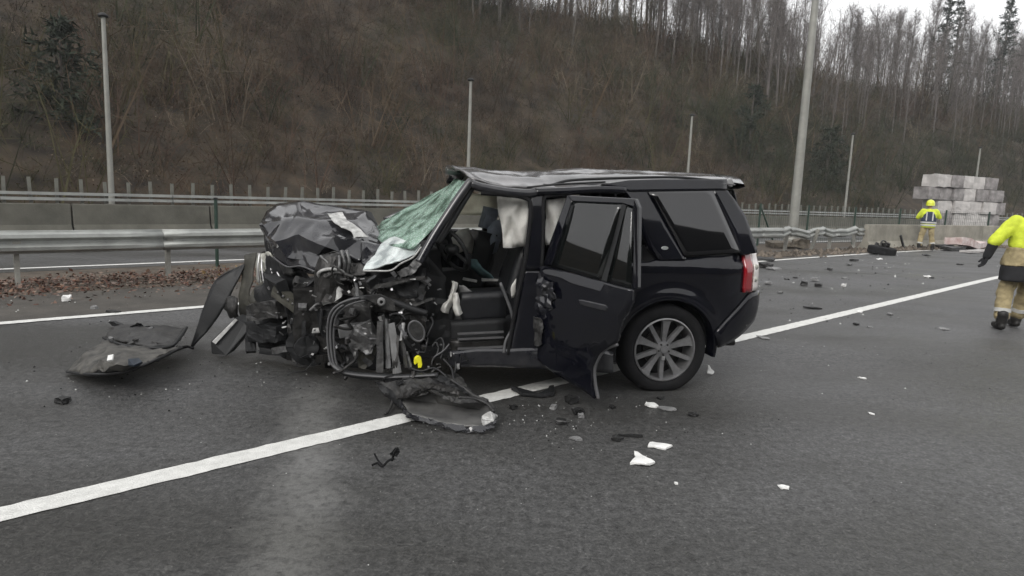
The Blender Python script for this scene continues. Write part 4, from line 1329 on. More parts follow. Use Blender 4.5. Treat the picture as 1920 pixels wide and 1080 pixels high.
# pale strip laid on the bonnet as its near-white sky highlight
b_ = MB()
q = [cl(615, 400, 1.12), cl(641, 397, 1.15), cl(650, 412, 1.0), cl(668, 424, .88), cl(690, 443, .72), cl(664, 447, .7), cl(660, 434, .78), cl(640, 427, .86), cl(622, 413, .98)]
b_.add(q, [(0, 1, 2, 8), (8, 2, 7), (7, 2, 3, 6), (6, 3, 4, 5)])
b_.crumple(4, .016, 9, 5, ridge=.6).build("bonnet_highlight", M['steel_p'], car, solid=.005)
cloth("bonnet_lip", [[cl(486, 424, 1.32), cl(492, 419, 1.36)], [cl(496, 440, 1.24), cl(502, 434, 1.22)], [cl(508, 458, 1.14), cl(513, 450, 1.1)], [cl(512, 472, 1.12), cl(516, 464, 1.06)]], M['steel'], .012, 14, 8, solid=.006)
MB().slab([cl(690, 396, 1.3), cl(697, 398, 1.3), cl(708, 420, 1.24), cl(706, 430, 1.22), cl(698, 418, 1.24), cl(689, 404, 1.28)], (.02, -.04, 0)).build("bonnet_hinge", M['trim'], car, bevel=.004)

# --- headlamp and front corner on the far side
hl = empty("headlight", (0, 0, 0)); hl.parent = car
rows = []
for i, (xa, xb, yy) in enumerate(((484, 506, 474), (481, 514, 486), (480, 522, 500), (481, 530, 515), (483, 538, 528), (490, 534, 537))):
    rows.append([cl(xa + (xb - xa) * t, yy + 2 * math.sin(t * 6), 1.58 - .30 * t - .02 * math.sin(t * math.pi)) for t in np.linspace(0, 1, 8)])
MB().grid(rows).crumple(1, .008, 12, 2).build("lamp_glass", M['lens'], hl, smooth=True, solid=.01)
for xa, xb in ((487, 485), (492, 494), (498, 505), (503, 516), (508, 528)):
    MB().tube(smoothpath([cl(xa, 475, 1.5), cl((xa + xb) / 2 - 2, 500, 1.46 - (xa - 487) * .008), cl(xb + 1, 530, 1.44 - (xa - 487) * .012)]), .010, 6).build("lamp_rib", M['alloy_b'], hl, smooth=True)
cloth("lamp_housing", [[cl(512, 476, 1.22), cl(522, 476, 1.15), cl(538, 482, 1.1)], [cl(522, 495, 1.2), cl(534, 496, 1.12), cl(545, 500, 1.05)], [cl(534, 516, 1.15), cl(542, 516, 1.08), cl(552, 514, 1.0)]], M['trim2'], .015, 9, 3, hl, solid=.01)
cloth("grille_panel", [[cl(466, 560, 1.45), cl(480, 535, 1.45), cl(500, 524, 1.4), cl(528, 520, 1.3)], [cl(474, 575, 1.42), cl(490, 560, 1.4), cl(512, 545, 1.35), cl(536, 530, 1.25)]], M['olive'], .02, 8, 5, solid=.012)
cloth("front_wing", [[cl(462, 480, 1.74), cl(472, 475, 1.72), cl(481, 474, 1.68)], [cl(453, 510, 1.74), cl(463, 508, 1.70), cl(474, 512, 1.64)], [cl(449, 545, 1.70), cl(458, 548, 1.66), cl(468, 552, 1.60)], [cl(447, 580, 1.68), cl(457, 590, 1.62), cl(466, 594, 1.58)], [cl(452, 604, 1.66), cl(460, 610, 1.60), cl(468, 606, 1.56)]], M['olive'], .02, 7, 6, solid=.01)
cloth("torn_wing", [[cl(451, 499, 1.78), cl(455, 497, 1.76), cl(462, 492, 1.75)], [cl(428, 512, 1.76), cl(438, 520, 1.73), cl(446, 526, 1.70)], [cl(403, 527, 1.76), cl(420, 540, 1.72), cl(436, 546, 1.68)], [cl(389, 558, 1.74), cl(408, 564, 1.70), cl(424, 570, 1.66)], [cl(377, 589, 1.74), cl(395, 592, 1.70), cl(411, 592, 1.67)], [cl(367, 622, 1.73), cl(378, 622, 1.71), cl(388, 622, 1.69)], [cl(357, 655, 1.72), cl(360, 652, 1.71), cl(364, 646, 1.70)]], M['trim'], .006, 5, 7, solid=.012)
MB().tube(smoothpath([cl(455, 498, 1.78), cl(405, 526, 1.76), cl(380, 588, 1.74), cl(357, 655, 1.73)]), .008, 6).build("wing_edge", M['trim'], car, smooth=True)
MB().tube(smoothpath([cl(360, 652, 1.72), cl(345, 653, 1.7), cl(332, 650, 1.6)]), .012, 6).build("loose_hose", M['rubber'], car, smooth=True)
cloth("wing_bracket", [[cl(424, 562, 1.6), cl(438, 556, 1.55), cl(446, 562, 1.5)], [cl(420, 578, 1.6), cl(434, 584, 1.5), cl(446, 588, 1.5)], [cl(428, 596, 1.55), cl(440, 600, 1.5), cl(450, 606, 1.5)]], M['steel_d'], .03, 14, 3, solid=.01)
MB().slab([cl(396, 664, 1.30), cl(394, 640, 1.30), cl(440, 596, 1.42), cl(460, 604, 1.42), cl(468, 618, 1.38), cl(424, 668, 1.26)], (-.05, -.11, .02)).build("bumper_beam", M['trim'], car, bevel=.012)
MB().slab([cl(398, 640, 1.285), cl(441, 597, 1.40), cl(446, 600, 1.40), cl(405, 645, 1.28)], (0.0, .012, .0)).build("beam_edge", M['steel_p'], car, bevel=.003)

for pts, mm, sd_ in (([(498, 446, 1.36), (528, 470, 1.2), (566, 500, 1.0), (604, 560, .9), (604, 640, .9), (590, 676, .95), (540, 676, 1.1), (486, 652, 1.34), (474, 596, 1.42), (480, 545, 1.44), (500, 520, 1.36)], 'trim', 3), ([(590, 500, .75), (700, 505, .5), (800, 480, .32), (836, 520, .34), (838, 660, .36), (740, 690, .42), (610, 690, .7), (596, 600, .8)], 'cabin', 5)):
    MB().add([cl(*q_) for q_ in pts], [tuple(range(len(pts)))]).crumple(8, .03, 6, sd_, ridge=.6).build("inner_wing", M[mm], car, smooth=True, angle=20, solid=.006)
cloth("wing_skin", [[cl(494, 440, 1.36), cl(506, 452, 1.25)], [cl(498, 468, 1.4), cl(512, 474, 1.26)], [cl(486, 476, 1.56), cl(514, 492, 1.3)]], M['paint_d'], .015, 9, 4, solid=.006)
# --- crushed engine bay: recognisable lumps first
EB = empty("engine_bay", (0, 0, 0)); EB.parent = car
def eb(name, b_, m, **k):
    return b_.build(name, m, EB, **k)
eb("engine_block", MB().box((2.62, -1.0, .48), (.62, .85, .5)).crumple(4, .03, 5, 1), M['steel_d'])
eb("gearbox", MB().lathe([(0, -.2), (.12, -.2), (.15, -.05), (.145, .1), (.16, .11), (.16, .13), (.1, .14), (.09, .19), (0, .19)], 20, 'y', cl(578, 642, .72)).crumple(2, .02, 9, 4), M['cabin'], smooth=True, angle=30)
eb("radiator", MB().box((3.12, -1.2, .56), (.08, .75, .42), Matrix.Rotation(.35, 3, 'Z') @ Matrix.Rotation(.25, 3, 'Y')).crumple(3, .03, 6, 3), M['cabin'])
eb("crash_can", MB().bar(cl(478, 585, 1.25), cl(535, 578, .95), .17, .14).crumple(5, .028, 8, 3, ridge=.5), M['trim2'])
eb("crash_can", MB().bar(cl(478, 622, 1.25), cl(530, 625, .9), .13, .15).crumple(5, .03, 8, 4, ridge=.5), M['trim'])
eb("chassis_leg", MB().bar(cl(518, 545, .95), cl(574, 588, .62), .075, .1).crumple(3, .012, 9, 5), M['olive'])
for t in np.linspace(.1, .9, 6):
    p_ = Vector(cl(518 + 56 * t, 545 + 43 * t, .93 - .32 * t))
    eb("rivet_head", MB().ball(p_ + Vector((0, .045, .01)), .013, 8), M['steel'], smooth=True)
eb("white_bracket", MB().slab([cl(568, 578, .6), cl(582, 583, .58), cl(584, 594, .58), cl(574, 596, .6), cl(566, 588, .6)], (0, -.04, 0)).crumple(2, .01, 12, 4), M['steel_p'])
eb("strut_tower", MB().lathe([(.05, .12), (.10, .1), (.13, 0), (.15, -.12), (.16, -.25)], 18, 'z', cl(626, 503, .55)).crumple(1, .02, 9, 4), M['steel_d'], solid=.008)
eb("strut_ring", MB().tube([Vector(cl(622, 515, .45)) + Vector((.10 * math.cos(a), .05 * math.sin(a), .05 * math.sin(a))) for a in np.linspace(0, 6.283, 20)], .014, 6, caps=False), M['steel_p'], smooth=True)
for (xa, ya, xb, yb, vv, rr) in ((600, 480, 632, 515, .5, .012), (640, 470, 645, 518, .48, .016), (650, 470, 652, 515, .45, .014), (636, 480, 628, 522, .42, .012)):
    eb("spring_leg", MB().tube(smoothpath([cl(xa, ya, vv), cl((xa + xb) / 2 + 4, (ya + yb) / 2, vv - .05), cl(xb, yb, vv)]), rr, 6), M['steel'], smooth=True)
eb("pale_plate", MB().slab([cl(634, 536, .4), cl(643, 545, .36), cl(640, 556, .36), cl(624, 566, .4), cl(606, 572, .45), cl(604, 564, .45), cl(620, 556, .42)], (0, -.02, .0)).crumple(3, .014, 9, 6), M['steel_p'])
eb("cross_member", MB().bar(cl(545, 668, 1.0), cl(615, 672, .45), .08, .06).crumple(3, .01, 6, 7), M['steel_d'])
eb("lower_arm", MB().bar(cl(520, 655, .95), cl(562, 650, .7), .12, .05).crumple(3, .015, 6, 8), M['steel'])
eb("pulley", MB().lathe([(0, .03), (.05, .03), (.1, .02), (.1, -.03), (0, -.03)], 22, 'y', cl(576, 640, .62)), M['steel_d'], smooth=True, angle=40)
eb("shock_absorber", MB().tube([cl(652, 618, .4), cl(700, 650, .35)], [.05, .05], 12), M['steel_d'], smooth=True, angle=50)
eb("crumpled_bracket", MB().slab([cl(648, 640, .22), cl(668, 612, .2), cl(696, 600, .18), cl(706, 640, .2), cl(688, 662, .22), cl(670, 652, .22), cl(664, 680, .22), cl(656, 655, .22)], (0, -.05, 0)).crumple(4, .03, 10, 3), M['steel'])
eb("torn_plate", MB().slab([cl(668, 655, .3), cl(710, 650, .3), cl(700, 672, .28), cl(684, 694, .28), cl(672, 690, .3)], (0, -.03, 0)).crumple(2, .01, 9, 4), M['olive'])
eb("grey_cover", MB().bar(cl(636, 622, .3), cl(690, 614, .28), .1, .09), M['shard_g'], bevel=.01)
# battery-side and wing metal above the door wreck
for i, (xa, ya, xb, yb, va, vb, mm) in enumerate(((660, 520, 720, 545, .5, .3, 'steel_d'), (690, 545, 760, 560, .35, .2, 'steel_d'), (720, 520, 790, 540, .3, .12, 'cabin'), (745, 545, 800, 600, .25, .1, 'steel_d'), (640, 560, 700, 590, .4, .25, 'trim2'), (760, 500, 800, 560, .2, .1, 'cabin'), (680, 510, 740, 515, .6, .4, 'cabin'), (560, 520, 620, 545, .9, .6, 'cabin'), (540, 600, 600, 640, .9, .6, 'steel_d'), (590, 560, 640, 600, .6, .4, 'cabin'), (700, 560, 790, 640, .4, .2, 'cabin'), (790, 560, 850, 640, .3, .25, 'cabin'))):
    p0 = Vector(cl(xa, ya, va)); p1 = Vector(cl(xb, ya + 4, vb)); p2 = Vector(cl(xb - 6, yb + 22, vb)); p3 = Vector(cl(xa + 4, yb + 18, va))
    b_ = MB().add([p0, p1, p2, p3], [(0, 1, 2, 3)]).crumple(7, .05, 6, i * 1.7, ridge=.55)
    eb("crumpled_panel", b_, M[mm], solid=.006)
rg_ = random.Random(21)
for i in range(46):                                     # hoses and pipes
    x, y = rg_.uniform(540, 810), rg_.uniform(510, 690)
    if x < 600 and y < 560: continue
    if x > 700 and y > 640: continue
    v = rg_.uniform(.1, .5) + max(0, (640 - x) / 200)
    p = Vector(cl(x, y, v))
    pts = [p]
    d = Vector((rg_.gauss(0, 1), rg_.gauss(0, .5), rg_.gauss(0, 1))).normalized()
    for k in range(4):
        d = (d + Vector((rg_.gauss(0, .8), rg_.gauss(0, .4), rg_.gauss(0, .8)))).normalized()
        pts.append(pts[-1] + d * rg_.uniform(.04, .09))
    for q in pts: q.z = max(q.z, .06)
    eb("hose" if i % 3 else "cable", MB().tube(smoothpath(pts, 4), rg_.choice([.005, .006, .008, .012, .016]), 6), M[rg_.choice(['rubber', 'rubber', 'trim', 'steel_d', 'seal', 'cabin', 'steel'])], smooth=True)
for i in range(64):                                     # brackets and torn bits
    x, y = rg_.uniform(545, 815), rg_.uniform(515, 680)
    if x > 720 and y > 610: continue
    v = rg_.uniform(.08, .4) + max(0, (650 - x) / 180)
    p = Vector(cl(x, y, v))
    R_ = Matrix.Rotation(rg_.uniform(0, 6), 3, 'X') @ Matrix.Rotation(rg_.uniform(0, 6), 3, 'Z') @ Matrix.Rotation(rg_.uniform(0, 6), 3, 'Y')
    s_ = (rg_.uniform(.03, .12), rg_.uniform(.02, .07), rg_.uniform(.006, .03))
    if p.z - .1 < 0: p.z = .1
    eb("broken_bracket", MB().box(p, s_, R_).crumple(2, .012, 14, i), M[rg_.choice(['steel_d', 'trim', 'trim2', 'steel', 'cabin', 'steel_d', 'shard_g', 'trim', 'steel_d', 'steel_p'] )])

for i in range(70):                                     # small pale bits scattered through the wreck as glints
    x, y = rg_.uniform(500, 830), rg_.uniform(515, 690)
    if x < 560 and y < 560: continue
    v = rg_.uniform(.02, .25) + max(0, (640 - x) / 180)
    p = Vector(cl(x, y, v))
    if p.z < .06: continue
    R_ = Matrix.Rotation(rg_.uniform(0, 6), 3, 'X') @ Matrix.Rotation(rg_.uniform(0, 6), 3, 'Z')
    b_ = MB().box(p, (rg_.uniform(.012, .04), rg_.uniform(.008, .02), .006), R_)
    eb("glint_bit", b_.crumple(1, .006, 30, i), M[rg_.choice(['steel_p', 'steel', 'alloy_b', 'shard_g', 'steel'])])
for (xa, ya, xb, yb, vv, wd, mm) in ((505, 540, 530, 532, 1.2, .03, 'steel'), (545, 560, 600, 552, .8, .02, 'steel_d'), (555, 540, 610, 520, .75, .03, 'trim2'), (600, 532, 700, 520, .5, .02, 'steel_d'), (663, 520, 672, 560, .3, .015, 'steel'), (700, 540, 760, 525, .25, .03, 'trim2'), (742, 530, 800, 520, .15, .025, 'steel_d'), (760, 575, 815, 560, .12, .02, 'trim2'), (470, 610, 470, 660, 1.3, .05, 'cabin'), (490, 655, 560, 665, 1.1, .05, 'trim')):
    eb("bent_rail", MB().bar(cl(xa, ya, vv), cl(xb, yb, vv - .1), wd * 1.6, wd).crumple(3, .014, 9, xa), M[mm])

# --- torn front door hanging in front of the sill
FD = empty("front_door", (0, 0, 0)); FD.parent = car
FD['label'] = 'torn front door hanging down onto the lane line'
def fdp(x, y, v=.02): return cl(x, y, v)
def fd(name, b_, m, **k): return b_.build(name, m, FD, **k)
frame_px = [(800, 588, .05), (775, 580, .05), (735, 566, .06), (700, 560, .08), (668, 562, .1), (640, 573, .12), (625, 590, .14), (620, 615, .15), (621, 650, .14), (626, 680, .12), (640, 694, .08), (662, 702, .03), (700, 706, -.04), (745, 708, -.1), (790, 706, -.16), (822, 704, -.2)]
pth = smoothpath([fdp(*q) for q in frame_px], 5)
fd("window_frame", MB().tube(pth, .026, 10), M['trim'], smooth=True)
for off in (.022, -.022):
    fd("frame_seal", MB().tube([p + Vector((off, .022, off * .4)) for p in pth[18:]], .0085, 8), M['seal'], smooth=True)
fd("frame_seal", MB().tube([p + Vector((.0, .034, .0)) for p in pth[24:52]], .008, 8), M['seal'], smooth=True)
fd("hinge_plate", MB().slab([fdp(680, 556), fdp(712, 552), fdp(740, 566), fdp(742, 584), fdp(722, 580), fdp(700, 568)], (0, -.03, 0)).crumple(2, .006, 7, 2), M['trim2'])
fd("mirror_mount", MB().lathe([(.012, .01), (.024, .012), (.03, 0), (.03, -.02)], 20, 'y', fdp(715, 566, -.01)), M['shard_g'], smooth=True)
for (xa, ya, xb, yb, wd_, m_) in ((714, 602, 712, 698, .05, 'trim2'), (722, 598, 729, 688, .022, 'steel'), (733, 606, 744, 697, .048, 'shard_g'), (744, 630, 741, 690, .03, 'steel_d'), (757, 606, 752, 640, .022, 'steel'), (748, 610, 762, 634, .02, 'seal'), (754, 640, 762, 690, .024, 'trim2'), (762, 660, 770, 690, .02, 'steel')):
    fd("door_strut", MB().bar(fdp(xa, ya, .03), fdp(xb, yb, -.05), wd_, .03).crumple(4, .016, 9, xa, ridge=.3), M[m_])
cen = Vector(fdp(781, 621, -.02))
rx, rz = Vector((.075, 0, .0)), Vector((0, 0, .078))
ov = [cen + Vector((-(math.cos(a) * .045 + math.sin(a) * .038), 0, math.sin(a) * -.07 + math.cos(a) * .03)) for a in np.linspace(0, 6.283, 28)]
fd("speaker_ring", MB().tube(ov, .008, 8, caps=False), M['seal'], smooth=True)
fd("speaker_cone", MB().slab(ov[:-1], (0, -.03, 0)), M['trim2'])
fd("yellow_clip", MB().slab([fdp(777, 672, -.08), fdp(781, 669, -.08), fdp(785, 667, -.08), fdp(790, 671, -.08), fdp(792, 684, -.08), fdp(790, 690, -.08), fdp(784, 691, -.08), fdp(783, 681, -.08), fdp(778, 685, -.08), fdp(776, 681, -.08)], (0, -.04, 0)), M['yellow'], bevel=.006)
for pts in ([(818, 640, .02), (827, 634, .0), (832, 645, -.02), (830, 660, -.05), (826, 672, -.06)], [(810, 650, 0), (818, 642, 0), (822, 655, -.02), (818, 668, -.04)], [(800, 632, .02), (806, 620, .03), (812, 606, .04), (808, 594, .05)], [(760, 600, .02), (752, 590, .03), (740, 588, .05), (730, 592, .05)], [(770, 690, -.1), (790, 696, -.12), (812, 690, -.12), (830, 700, -.15), (850, 720, -.22), (880, 740, -.3)], [(830, 672, -.05), (846, 690, -.1), (852, 712, -.18), (868, 732, -.25)]):
    fd("wiring", MB().tube(smoothpath([fdp(*q) for q in pts]), .009, 6), M['trim'], smooth=True)
rg_ = random.Random(33)
for i in range(30):
    x, y = rg_.uniform(735, 865), rg_.uniform(600, 735)
    if x > 800 and y < 640 + (x - 800) * .3: continue
    v = float(np.interp(y, [590, 690, 740], [.1, -.08, -.3])) + rg_.uniform(-.03, .06)
    p = Vector(fdp(x, y, v))
    if i % 2:
        R_ = Matrix.Rotation(rg_.uniform(0, 6), 3, 'X') @ Matrix.Rotation(rg_.uniform(0, 6), 3, 'Y')
        fd("broken_bracket", MB().box(p, (rg_.uniform(.03, .09), rg_.uniform(.02, .05), rg_.uniform(.005, .02)), R_).crumple(2, .01, 15, i), M[rg_.choice(['steel_d', 'trim', 'trim2', 'steel', 'cabin', 'shard_g'])])
    else:
        pts = [p]
        for k in range(3): pts.append(pts[-1] + Vector((rg_.gauss(0, .05), rg_.gauss(0, .02), rg_.gauss(0, .04))))
        fd("cable", MB().tube(smoothpath(pts, 4), rg_.choice([.004, .006, .009]), 6), M[rg_.choice(['rubber', 'trim', 'seal', 'steel_d'])], smooth=True)
def gp(x, y, z): 
    p = G(x, y, z) - CO
    return Vector((p @ CF, p @ CL, p[2]))
# folded lower door skin resting on the road, inner face up
rows = [[gp(716, 716, .16), gp(745, 712, .2), gp(790, 712, .22), gp(830, 706, .22), gp(858, 700, .2)],
        [gp(740, 742, .1), gp(765, 736, .16), gp(806, 724, .19), gp(840, 716, .2), gp(870, 716, .17)],
        [gp(752, 752, .09), gp(780, 742, .13), gp(812, 732, .16), gp(850, 734, .15), gp(886, 738, .13)]]
fd("door_inner", MB().grid(rows).crumple(4, .022, 9, 2), M['trim2'], solid=.008)
rows = [[gp(754, 745, .10), gp(780, 738, .12), gp(808, 735, .13), gp(850, 748, .13), gp(885, 752, .13), gp(912, 752, .12)],
        [gp(756, 757, .07), gp(785, 752, .07), gp(820, 756, .05), gp(860, 764, .05), gp(900, 768, .05), gp(922, 766, .09)],
        [gp(762, 768, .05), gp(790, 772, .035), gp(830, 782, .02), gp(870, 787, .02), gp(905, 790, .02), gp(926, 780, .06)],
        [gp(768, 778, .06), gp(795, 783, .05), gp(835, 793, .03), gp(875, 799, .03), gp(908, 799, .03), gp(932, 788, .05)]]
fd("door_skin", MB().grid(rows).crumple(4, .014, 7, 4, ridge=.4), M['door_in'], smooth=True, angle=25, solid=.008)
def ragged(name, path, wid, m, seed):
    rg2 = random.Random(seed)
    P = smoothpath(path, 5)
    rows_ = []
    for i_, p_ in enumerate(P):
        rows_.append([p_ + Vector((rg2.gauss(0, .006), rg2.gauss(0, .006), rg2.uniform(0, wid) * .5 + .004)), p_ + Vector((rg2.gauss(0, .01), wid * rg2.uniform(.5, 1.3), rg2.gauss(0, .008))), p_ + Vector((rg2.gauss(0, .01), wid * rg2.uniform(.9, 1.6), -.01))])
    fd(name, MB().grid(rows_).crumple(1, .006, 18, seed), m, solid=.006)
ragged("skin_edge", [gp(752, 742, .11), gp(756, 762, .06), gp(768, 779, .06), gp(800, 787, .05), gp(840, 798, .035), gp(880, 803, .03), gp(910, 801, .04), gp(930, 789, .06)], .03, M['paint_d'], 1)
ragged("skin_edge", [gp(930, 787, .06), gp(921, 764, .1), gp(905, 750, .13), gp(866, 750, .15), gp(838, 744, .16), gp(808, 731, .17), gp(790, 735, .16), gp(762, 738, .14)], .035, M['trim2'], 2)
ragged("skin_edge", [gp(748, 742, .12), gp(768, 735, .17), gp(786, 728, .19), gp(808, 722, .2), gp(836, 728, .19), gp(862, 738, .17)], .04, M['steel_d'], 3)
ragged("skin_edge", [gp(820, 706, .22), gp(846, 718, .21), gp(872, 732, .18), gp(896, 742, .15)], .04, M['trim'], 4)
fd("bent_corner", MB().slab([gp(904, 786, .06), gp(918, 778, .09), gp(933, 786, .05), gp(926, 796, .04), gp(906, 797, .04)], (0, 0, .03)).crumple(3, .014, 14, 3), M['steel_p'])
for pts in ([(860, 745, .17), (890, 748, .15), (912, 756, .13), (926, 772, .1)], [(846, 712, .24), (870, 728, .2), (890, 742, .16), (915, 752, .14)], [(720, 738, .1), (735, 750, .05), (730, 768, .03), (722, 776, .02)]):
    fd("torn_strip", MB().tube(smoothpath([gp(*q) for q in pts]), .011, 6), M['trim2'], smooth=True)
fd("torn_liner", MB().add([gp(700, 716, .14), gp(735, 718, .16), gp(752, 745, .1), gp(760, 768, .03), gp(745, 760, .03), gp(722, 740, .08)], [(0, 1, 2, 5), (5, 2, 3, 4)]).crumple(4, .015, 8, 3), M['trim'], solid=.006)

# --- rear door standing open
RDO = empty("rear_door", (0, 0, 0)); RDO.parent = car
RDO['label'] = 'rear door standing open with buckled front edge'
hu, ang = 1.05, math.radians(55)
hw = CO + CF * hu
dd = CF * (-math.cos(ang)) + CL * math.sin(ang)
dn = np.array([-dd[1], dd[0], 0.0])
if dn @ (_C - hw) < 0: dn = -dn
def dp(x, y, out=0.0):
    o = out                                  # the window half leans inwards like the flank
    for _ in range(5):
        p = onplane(x, y, hw + dn * o, dn) - CO
        k = max(0, p[2] - .92)
        o = out - .03 * k - .20 * k * k
    return (p @ CF, p @ CL, p[2])
inw = -dn
dt = lambda t: (inw @ CF * t, inw @ CL * t, 0.0)
def door(name, pix, m, t, out=0.0, bevel=.006, par=None):
    return MB().slab([dp(x, y, out) for x, y in pix], dt(t)).build(name, m, par or RDO, bevel=bevel)
low = [(993, 513), (1018, 499), (1066, 511), (1128, 527), (1189, 543), (1187, 566), (1179, 585), (1167, 602), (1158, 640), (1140, 652), (1127, 662), (1114, 688), (1113, 716), (1118, 747), (1100, 733), (1047, 702), (1007, 671), (997, 640), (993, 589)]
# skin as a filled sheet, bulged and dented
bm_ = MB().add([dp(x, y) for x, y in low], [tuple(range(len(low)))])
bm_.crumple(5, .006, 3.2, 4)
bm_.build("door_skin", M['paint'], RDO, smooth=True, solid=.05)
door("belt_crease", [(1066, 517), (1128, 531), (1188, 545), (1186, 564), (1128, 548), (1080, 533)], M['paint_d'], .012, .012, .005)
# window frame bars
def dbar(name, pts, r, m):
    return MB().tube([dp(x, y, .0) for x, y in pts], r, 8).build(name, m, RDO, smooth=True)
door("window_frame", [(1063, 366), (1190, 372.5), (1197, 389), (1195, 541), (1186, 543), (1186, 388), (1166, 382), (1072, 378)], M['paint'], .05, .0, .008)
door("window_frame", [(1063, 366), (1073, 377), (1056, 430), (1034, 497), (1018, 498), (1030, 455), (1046, 412)], M['paint'], .05, .0, .008)
gl = pane("door_glass", [(1073, 378), (1167, 382), (1128, 527), (1034, 500)], dp, M['tint2'], RDO, -.006)
door("window_divider", [(1166, 382), (1174, 386), (1137, 528), (1127, 526)], M['trim'], .03, .002, .003)
pane("quarter_glass", [(1174, 387), (1186, 389), (1184, 541), (1137, 529)], dp, M['tint2'], RDO, -.005, 4)
hd = door("door_handle", [(1088, 561), (1096, 561), (1140, 571), (1143, 577), (1140, 583), (1092, 571)], M['paint_d'], -.03, .004, .008)
door("handle_recess", [(1090, 557), (1142, 569), (1141, 574), (1090, 562)], M['cabin'], .01, .006, .002)
MB().tube(smoothpath([dp(1158, 646), dp(1136, 655), dp(1122, 672), dp(1115, 695), dp(1117, 722), dp(1122, 748)]), .012, 6).build("door_edge", M['seal'], RDO, smooth=True)
for i, pix in enumerate(([(992, 512), (1012, 516), (1030, 540), (1034, 575), (1022, 600), (1008, 590), (996, 560)], [(994, 590), (1012, 596), (1020, 622), (1012, 650), (1000, 640)], [(1006, 520), (1034, 528), (1044, 560), (1030, 566), (1014, 548)])):
    MB().add([dp(x, y, .035 + .01 * i) for x, y in pix], [tuple(range(len(pix)))]).crumple(5, .028, 13, i * 2.3).build("door_edge_crumple", M['paint_d' if i != 1 else 'trim2'], RDO, solid=.006)
for x, y in ((1096, 722), (1076, 708), (1030, 690), (1022, 668)):
    MB().ball(dp(x, y, .01), .008, 8).build("door_screw", M['steel_p'], RDO, smooth=True)
# ------------------------------------------------------------------ people
FOLDS = bpy.data.textures.new("cloth_folds", 'CLOUDS')
FOLDS.noise_scale = .11
FOLDS.noise_depth = 2
def remesh(o, vox, it=4, fold=0.0):
    r_ = o.modifiers.new("remesh", 'REMESH'); r_.mode = 'VOXEL'; r_.voxel_size = vox; r_.use_smooth_shade = True
    s_ = o.modifiers.new("smooth", 'SMOOTH'); s_.factor = .5; s_.iterations = it
    if fold:
        d_ = o.modifiers.new("folds", 'DISPLACE'); d_.texture = FOLDS; d_.strength = fold; d_.mid_level = .5
    return o
def limb(b_, pts, rs, n=12):
    pts = [Vector(p) for p in pts]
    b_.tube(pts, rs, n)
    for p, r_ in zip(pts, rs):
        b_.ball(p, r_ * .99, 12)
def loft(b_, rings, n=20):
    rows = []
    for (cx, cy, cz, rx, ry) in rings:
        rows.append([(cx + rx * math.copysign(abs(math.cos(t)) ** .8, math.cos(t)), cy + ry * math.copysign(abs(math.sin(t)) ** .8, math.sin(t)), cz) for t in np.linspace(0, 2 * math.pi, n, endpoint=False)])
    vs = [p for r_ in rows for p in r_]
    fs = [(i * n + k, i * n + (k + 1) % n, (i + 1) * n + (k + 1) % n, (i + 1) * n + k) for i in range(len(rows) - 1) for k in range(n)]
    fs += [tuple(range(n))[::-1], tuple((len(rows) - 1) * n + k for k in range(n))]
    b_.add(vs, fs)
